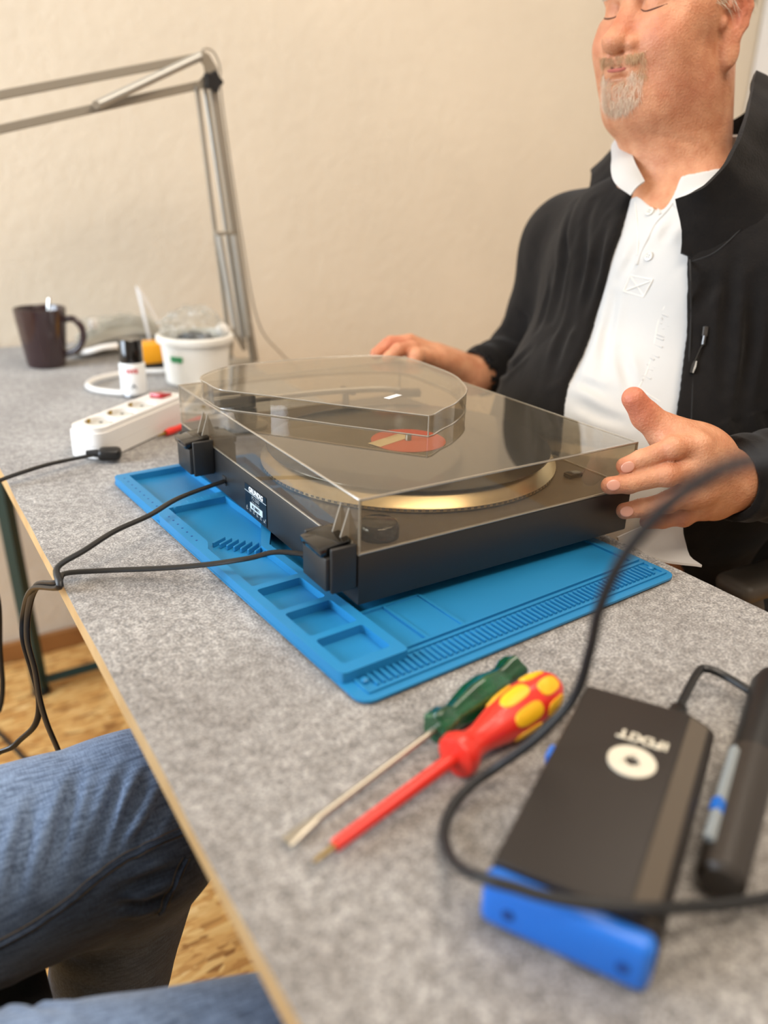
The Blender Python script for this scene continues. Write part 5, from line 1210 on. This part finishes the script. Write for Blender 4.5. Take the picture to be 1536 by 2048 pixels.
# embroidered white block letters down the shirt front beside the zip
for (lx, ly), ch in zip(((1330, 640), (1325, 668), (1318, 694), (1310, 720), (1300, 745)), 'HEREH'):
    pass
for i, (lx, ly) in enumerate(((1332, 632), (1329, 650), (1322, 672), (1316, 692), (1309, 712), (1301, 733), (1293, 755))):
    surf_tube(TS, [(lx-8, ly-4), (lx, ly-1), (lx+9, ly+3)], .0011, 'tonal_embroidery', M['shirt'], shirt, off=.0003); surf_tube(TS, [(lx-9, ly+3), (lx-7+(i % 3)*6, ly+8)], .0010, 'tonal_embroidery', M['shirt'], shirt, off=.0003)
# shirt hem flap hanging beside the table
fl_t = [dist(1236, 1072, .822), dist(1290, 1052, .830), dist(1335, 1042, .836), dist(1368, 1050, .842)]
fl_b = [dist(1262, 1092, .810), dist(1312, 1116, .806), dist(1362, 1127, .800), dist(1404, 1130, .796)]
ribbon('shirt_tail', fl_t, fl_b, .0025, M['shirt'], shirt, rows=8, bulge=.010, wob=.004)
# main zip along the near edge, and chest pocket zip
zp = [(1350, 408), (1355, 450), (1361, 510), (1361, 600), (1356, 700), (1348, 780), (1337, 870)]
Q_ = []
for px, py in zp:
    q, t = JK.ray(px+5, py); Q_.append(V3(dist(px-1, py, t-.001)))
bm = bmesh.new(); sp = smooth_path(Q_, 30); k = 0
tube(bm, smooth_path(Q_, 8), .0012, n=6)
for i, p_ in enumerate(sp):
    if i % 2 == 0: box(bm, p_, (.0022, .0030, .0012))
obj('zip', bm, M['zip'], jacket)
surf_tube(JK, [(1413, 652), (1408, 680), (1398, 710), (1387, 745), (1384, 800), (1382, 860)], .0009, 'pocket_seam', M['fleece_dark'], jacket, off=.0003)
surf_tube(JK, [(1376, 430), (1380, 520), (1382, 620), (1378, 720), (1366, 860)], .0010, 'front_seam', M['fleece_dark'], jacket, off=.0003)
surf_tube(JK, [(1380, 525), (1430, 505), (1480, 460), (1530, 400)], .0011, 'yoke_seam', M['fleece_dark'], jacket, off=.0003)
zq = [JK.ray(x, y)[0]+JK.grad(JK.ray(x, y)[0][None])[0]*.003 for x, y in ((1413, 653), (1410, 672), (1406, 690), (1400, 700), (1390, 724), (1383, 748))]
zq = [V3(q) for q in zq]
bm = bmesh.new(); tube(bm, [zq[0], zq[1]], .0032, n=10, flat=(1, .6)); tube(bm, [zq[1], zq[2]], .0022, n=8); pz = obj('pocket_zip', bm, M['steel_dark'], jacket)
bm = bmesh.new(); tube(bm, smooth_path(zq[2:5], 4), .0012, n=8); tube(bm, [zq[4], zq[4].lerp(zq[5], .5), zq[5]], [.0022, .0034, .0030], n=10, flat=(1, .5)); obj('pull_tab', bm, M['zip'] if False else M['gloss_black'], pz)
# trousers, thighs under the table, and shoes
TR = Blend()
for y0 in (.04, .275):
    hipp = np.array([.56, y0 if y0 < .1 else .275, -.235]); kn = np.array([.16, y0+(-.01 if y0 < .1 else .01), -.20]); an = np.array([.20, y0, -.66])
    TR.cone(hipp, kn, .092, .068, .03); TR.cone(kn, an, .064, .048, .02)
TR.ell((.60, .158, -.235), (.15, .19, .11), .05)
TR.disp = lambda P: folds(P, .004, 21, (9, 9, 9))
P, F = TR.mesh(.006); np_mesh('trousers', P, F, M['trousers'], man)
for y0 in (.035, .28):
    bm = bmesh.new(); bmesh.ops.create_uvsphere(bm, u_segments=24, v_segments=14, radius=1)
    for v in bm.verts:
        v.co = Vector((v.co.x*.140, v.co.y*.048, v.co.z*(.050 if v.co.x < 0 else .060)))
        v.co = Vector((.155+v.co.x, y0+v.co.y, max(FZ+.001, FZ+.040+v.co.z)))
    obj('shoe', bm, M['black'], man)

# office chair
ch = thing('office_chair', 'dark office chair with a grey-brown plastic armrest, under the man', 'chair', (.60, .158, FZ))
bm = bmesh.new(); box(bm, (.61, .158, -.355), (.46, .47, .075), bev=.03, seg=4); obj('seat', bm, M['chair_black'], ch)
bm = bmesh.new(); box(bm, (.865, .158, -.03), (.06, .42, .50), Matrix.Rotation(.12, 4, 'Y'), bev=.028, seg=4); obj('backrest', bm, M['chair_black'], ch)
bm = bmesh.new(); tube(bm, [(.64, .158, -.39), (.64, .158, -.66)], .028, n=20); obj('gas_column', bm, M['black'], ch)
for k in range(5):
    a = 2*PI*k/5+.3; bm = bmesh.new(); e1 = Vector((.64+.27*math.cos(a), .158+.27*math.sin(a), -.672)); tube(bm, [(.64, .158, -.645), e1], [.024, .014], n=10); lg = obj('base_leg', bm, M['black'], ch)
    bm = bmesh.new(); tube(bm, [e1+Vector((-.012, 0, -.040)), e1+Vector((.012, 0, -.040))], .027, n=18); tube(bm, [e1, e1+Vector((0, 0, -.03))], .008, n=8); obj('caster', bm, M['black'], lg)
bm = bmesh.new(); tube(bm, [(.80, .158, -.375), (.88, .158, -.36), (.885, .158, -.15)], .018, n=10, flat=(1.6, .6)); obj('back_bar', bm, M['black'], ch)
aN = un(1424, 1160, 2, -.075); aF = un(1600, 1098, 2, -.062)
for s in (0, 1):
    if s == 0: a0_, a1_ = aN, Vector((aN.x+.25, aN.y-.022, -.070))
    else: a0_, a1_ = Vector((aN.x, .316-aN.y, -.075)), Vector((aN.x+.25, .338-aN.y, -.070))
    bm = bmesh.new(); d = a1_-a0_; box(bm, (0, 0, 0), (.052, .024, d.length), bev=.010, seg=3); bmesh.ops.transform(bm, matrix=Matrix.Translation((a0_+a1_)/2+Vector((.02, -.012 if s == 0 else .012, -.012))) @ frame(d, (0, 1, 0)), verts=bm.verts[:])
    ar = obj('armrest', bm, M['chair'], ch)
    yb_ = a0_.y+(-.012 if s == 0 else .012)
    bm = bmesh.new(); tube(bm, smooth_path([(a0_.x+.045, yb_, -.10), (a0_.x+.055, yb_, -.16), (a0_.x+.08, yb_*.7+.158*.3, -.37), (a0_.x+.12, yb_*.4+.158*.6, -.40)], 6), .020, n=12, flat=(.8, 1.3)); obj('arm_post', bm, M['chair'], ar)

# ================================================================= the seated person on the near left, legs only in view
per = thing('person', 'seated person in faded blue jeans, only the legs in view at the lower left', 'person', (-.62, -.12, FZ))
JN = Blend()
A0, A1, A2 = np.array([-.62, .075, -.165]), np.array([-.180, .062, -.178]), np.array([-.262, .150, -.66])
C0, C1, C2 = np.array([-.62, -.078, -.140]), np.array([-.10, -.224, -.186]), np.array([-.14, -.20, -.66])
JN.cone(A0, A1, .092, .078, .03); JN.cone(A1, A2, .066, .050, .03); JN.cone(C0, C1, .088, .070, .03); JN.cone(C1, C2, .062, .052, .02)
JN.ell((-.66, -.085, -.17), (.13, .19, .12), .05)
def jean_disp(P):
    d = folds(P, .0030, 31, (9, 9, 9))
    # pulled creases fanning from the inner thigh towards the knee
    return d+GN(P)
GN = grooves(JN, [[(158, 1545), (130, 1640), (95, 1760)], [(255, 1530), (215, 1640), (160, 1760)], [(300, 1545), (262, 1620), (215, 1720)], [(335, 1600), (290, 1665), (250, 1710)], [(70, 1600), (45, 1700), (20, 1820)], [(360, 1735), (300, 1760), (220, 1790)], [(350, 1790), (290, 1810), (220, 1810)], [(120, 2010), (60, 2000), (0, 1990)]], .0055, .0050)
JN.disp = jean_disp
P, F = JN.mesh(.0032, lo=(-.80, -.36, -.72), hi=(.02, .26, -.05))
top_ = np.clip((P[:, 2]+.160)/.070, 0, 1); wear_shade = .05+.62*top_+.10*vnoise(P, 14, 2)  # fabric fade on top, with under-thigh shade painted into the dark tone below
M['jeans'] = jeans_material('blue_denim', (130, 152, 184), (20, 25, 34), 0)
jeans = np_mesh('jeans', P, F, M['jeans'], per, {'wear_shade': np.clip(wear_shade, 0, 1)})
M['stitch'] = mat('jean_stitch', (96, 84, 66), .8)
def seam(pts, r=.0016, rows=2, m=None):
    Q_ = JN.snap(smooth_path([Vector(p) for p in pts], 8), 4); g_ = JN.grad(Q_); bm = bmesh.new(); tube(bm, [V3(a) for a in Q_+g_*.0008], r, n=6, flat=(1.6, .5)); obj('seam', bm, M['jeans'] if m is None else m, per)
    for k in (-1, 1):
        bm = bmesh.new(); tan = np.gradient(Q_, axis=0); sd_ = np.cross(tan, g_); sd_ /= np.linalg.norm(sd_, axis=1, keepdims=True); tube(bm, [V3(a) for a in Q_+g_*.0010+sd_*.0032*k], .0004, n=5); obj('stitching', bm, M['stitch'], per)
JR = Blend(); JR.p = JN.p
seam([JR.ray(*q)[0] for q in ((-60, 1915), (0, 1885), (80, 1840), (150, 1790), (220, 1735), (300, 1690), (365, 1662))])
seam([JR.ray(*q)[0] for q in ((372, 1715), (345, 1775), (318, 1830))])
for q, a in ((A2, .06), (C2, -.05)):
    bm = bmesh.new(); bmesh.ops.create_uvsphere(bm, u_segments=24, v_segments=14, radius=1)
    for v in bm.verts: v.co = Vector((q[0]+.055+v.co.x*.140, q[1]+v.co.y*.048+a*v.co.x*.3, max(FZ+.001, FZ+.040+v.co.z*.055)))
    obj('shoe', bm, M['black'], per)
st_ = thing('chair', 'black chair seat under the person in jeans, dark between the legs', 'chair', (-.66, -.085, FZ))
bm = bmesh.new(); box(bm, (-.535, -.085, -.292), (.53, .44, .045), bev=.018, seg=3); obj('seat', bm, M['chair_black'], st_)
for x in (-.76, -.42):
    for y in (-.27, .10): bm = bmesh.new(); tube(bm, [(x, y, -.315), (x, y, FZ)], .014, n=12); obj('leg', bm, M['black'], st_)
bm = bmesh.new(); box(bm, (-.80, -.085, -.02), (.03, .42, .28), bev=.012, seg=3); obj('backrest', bm, M['chair_black'], st_)
for y in (-.27, .10): bm = bmesh.new(); tube(bm, [(-.77, y, -.30), (-.80, y, -.10)], .012, n=10); obj('back_post', bm, M['black'], st_)

# ================================================================= lift everything so that the floor is at z = 0
for o in list(SC.objects):
    if o.parent is None and o.type != 'CAMERA': o.location.z += TZ
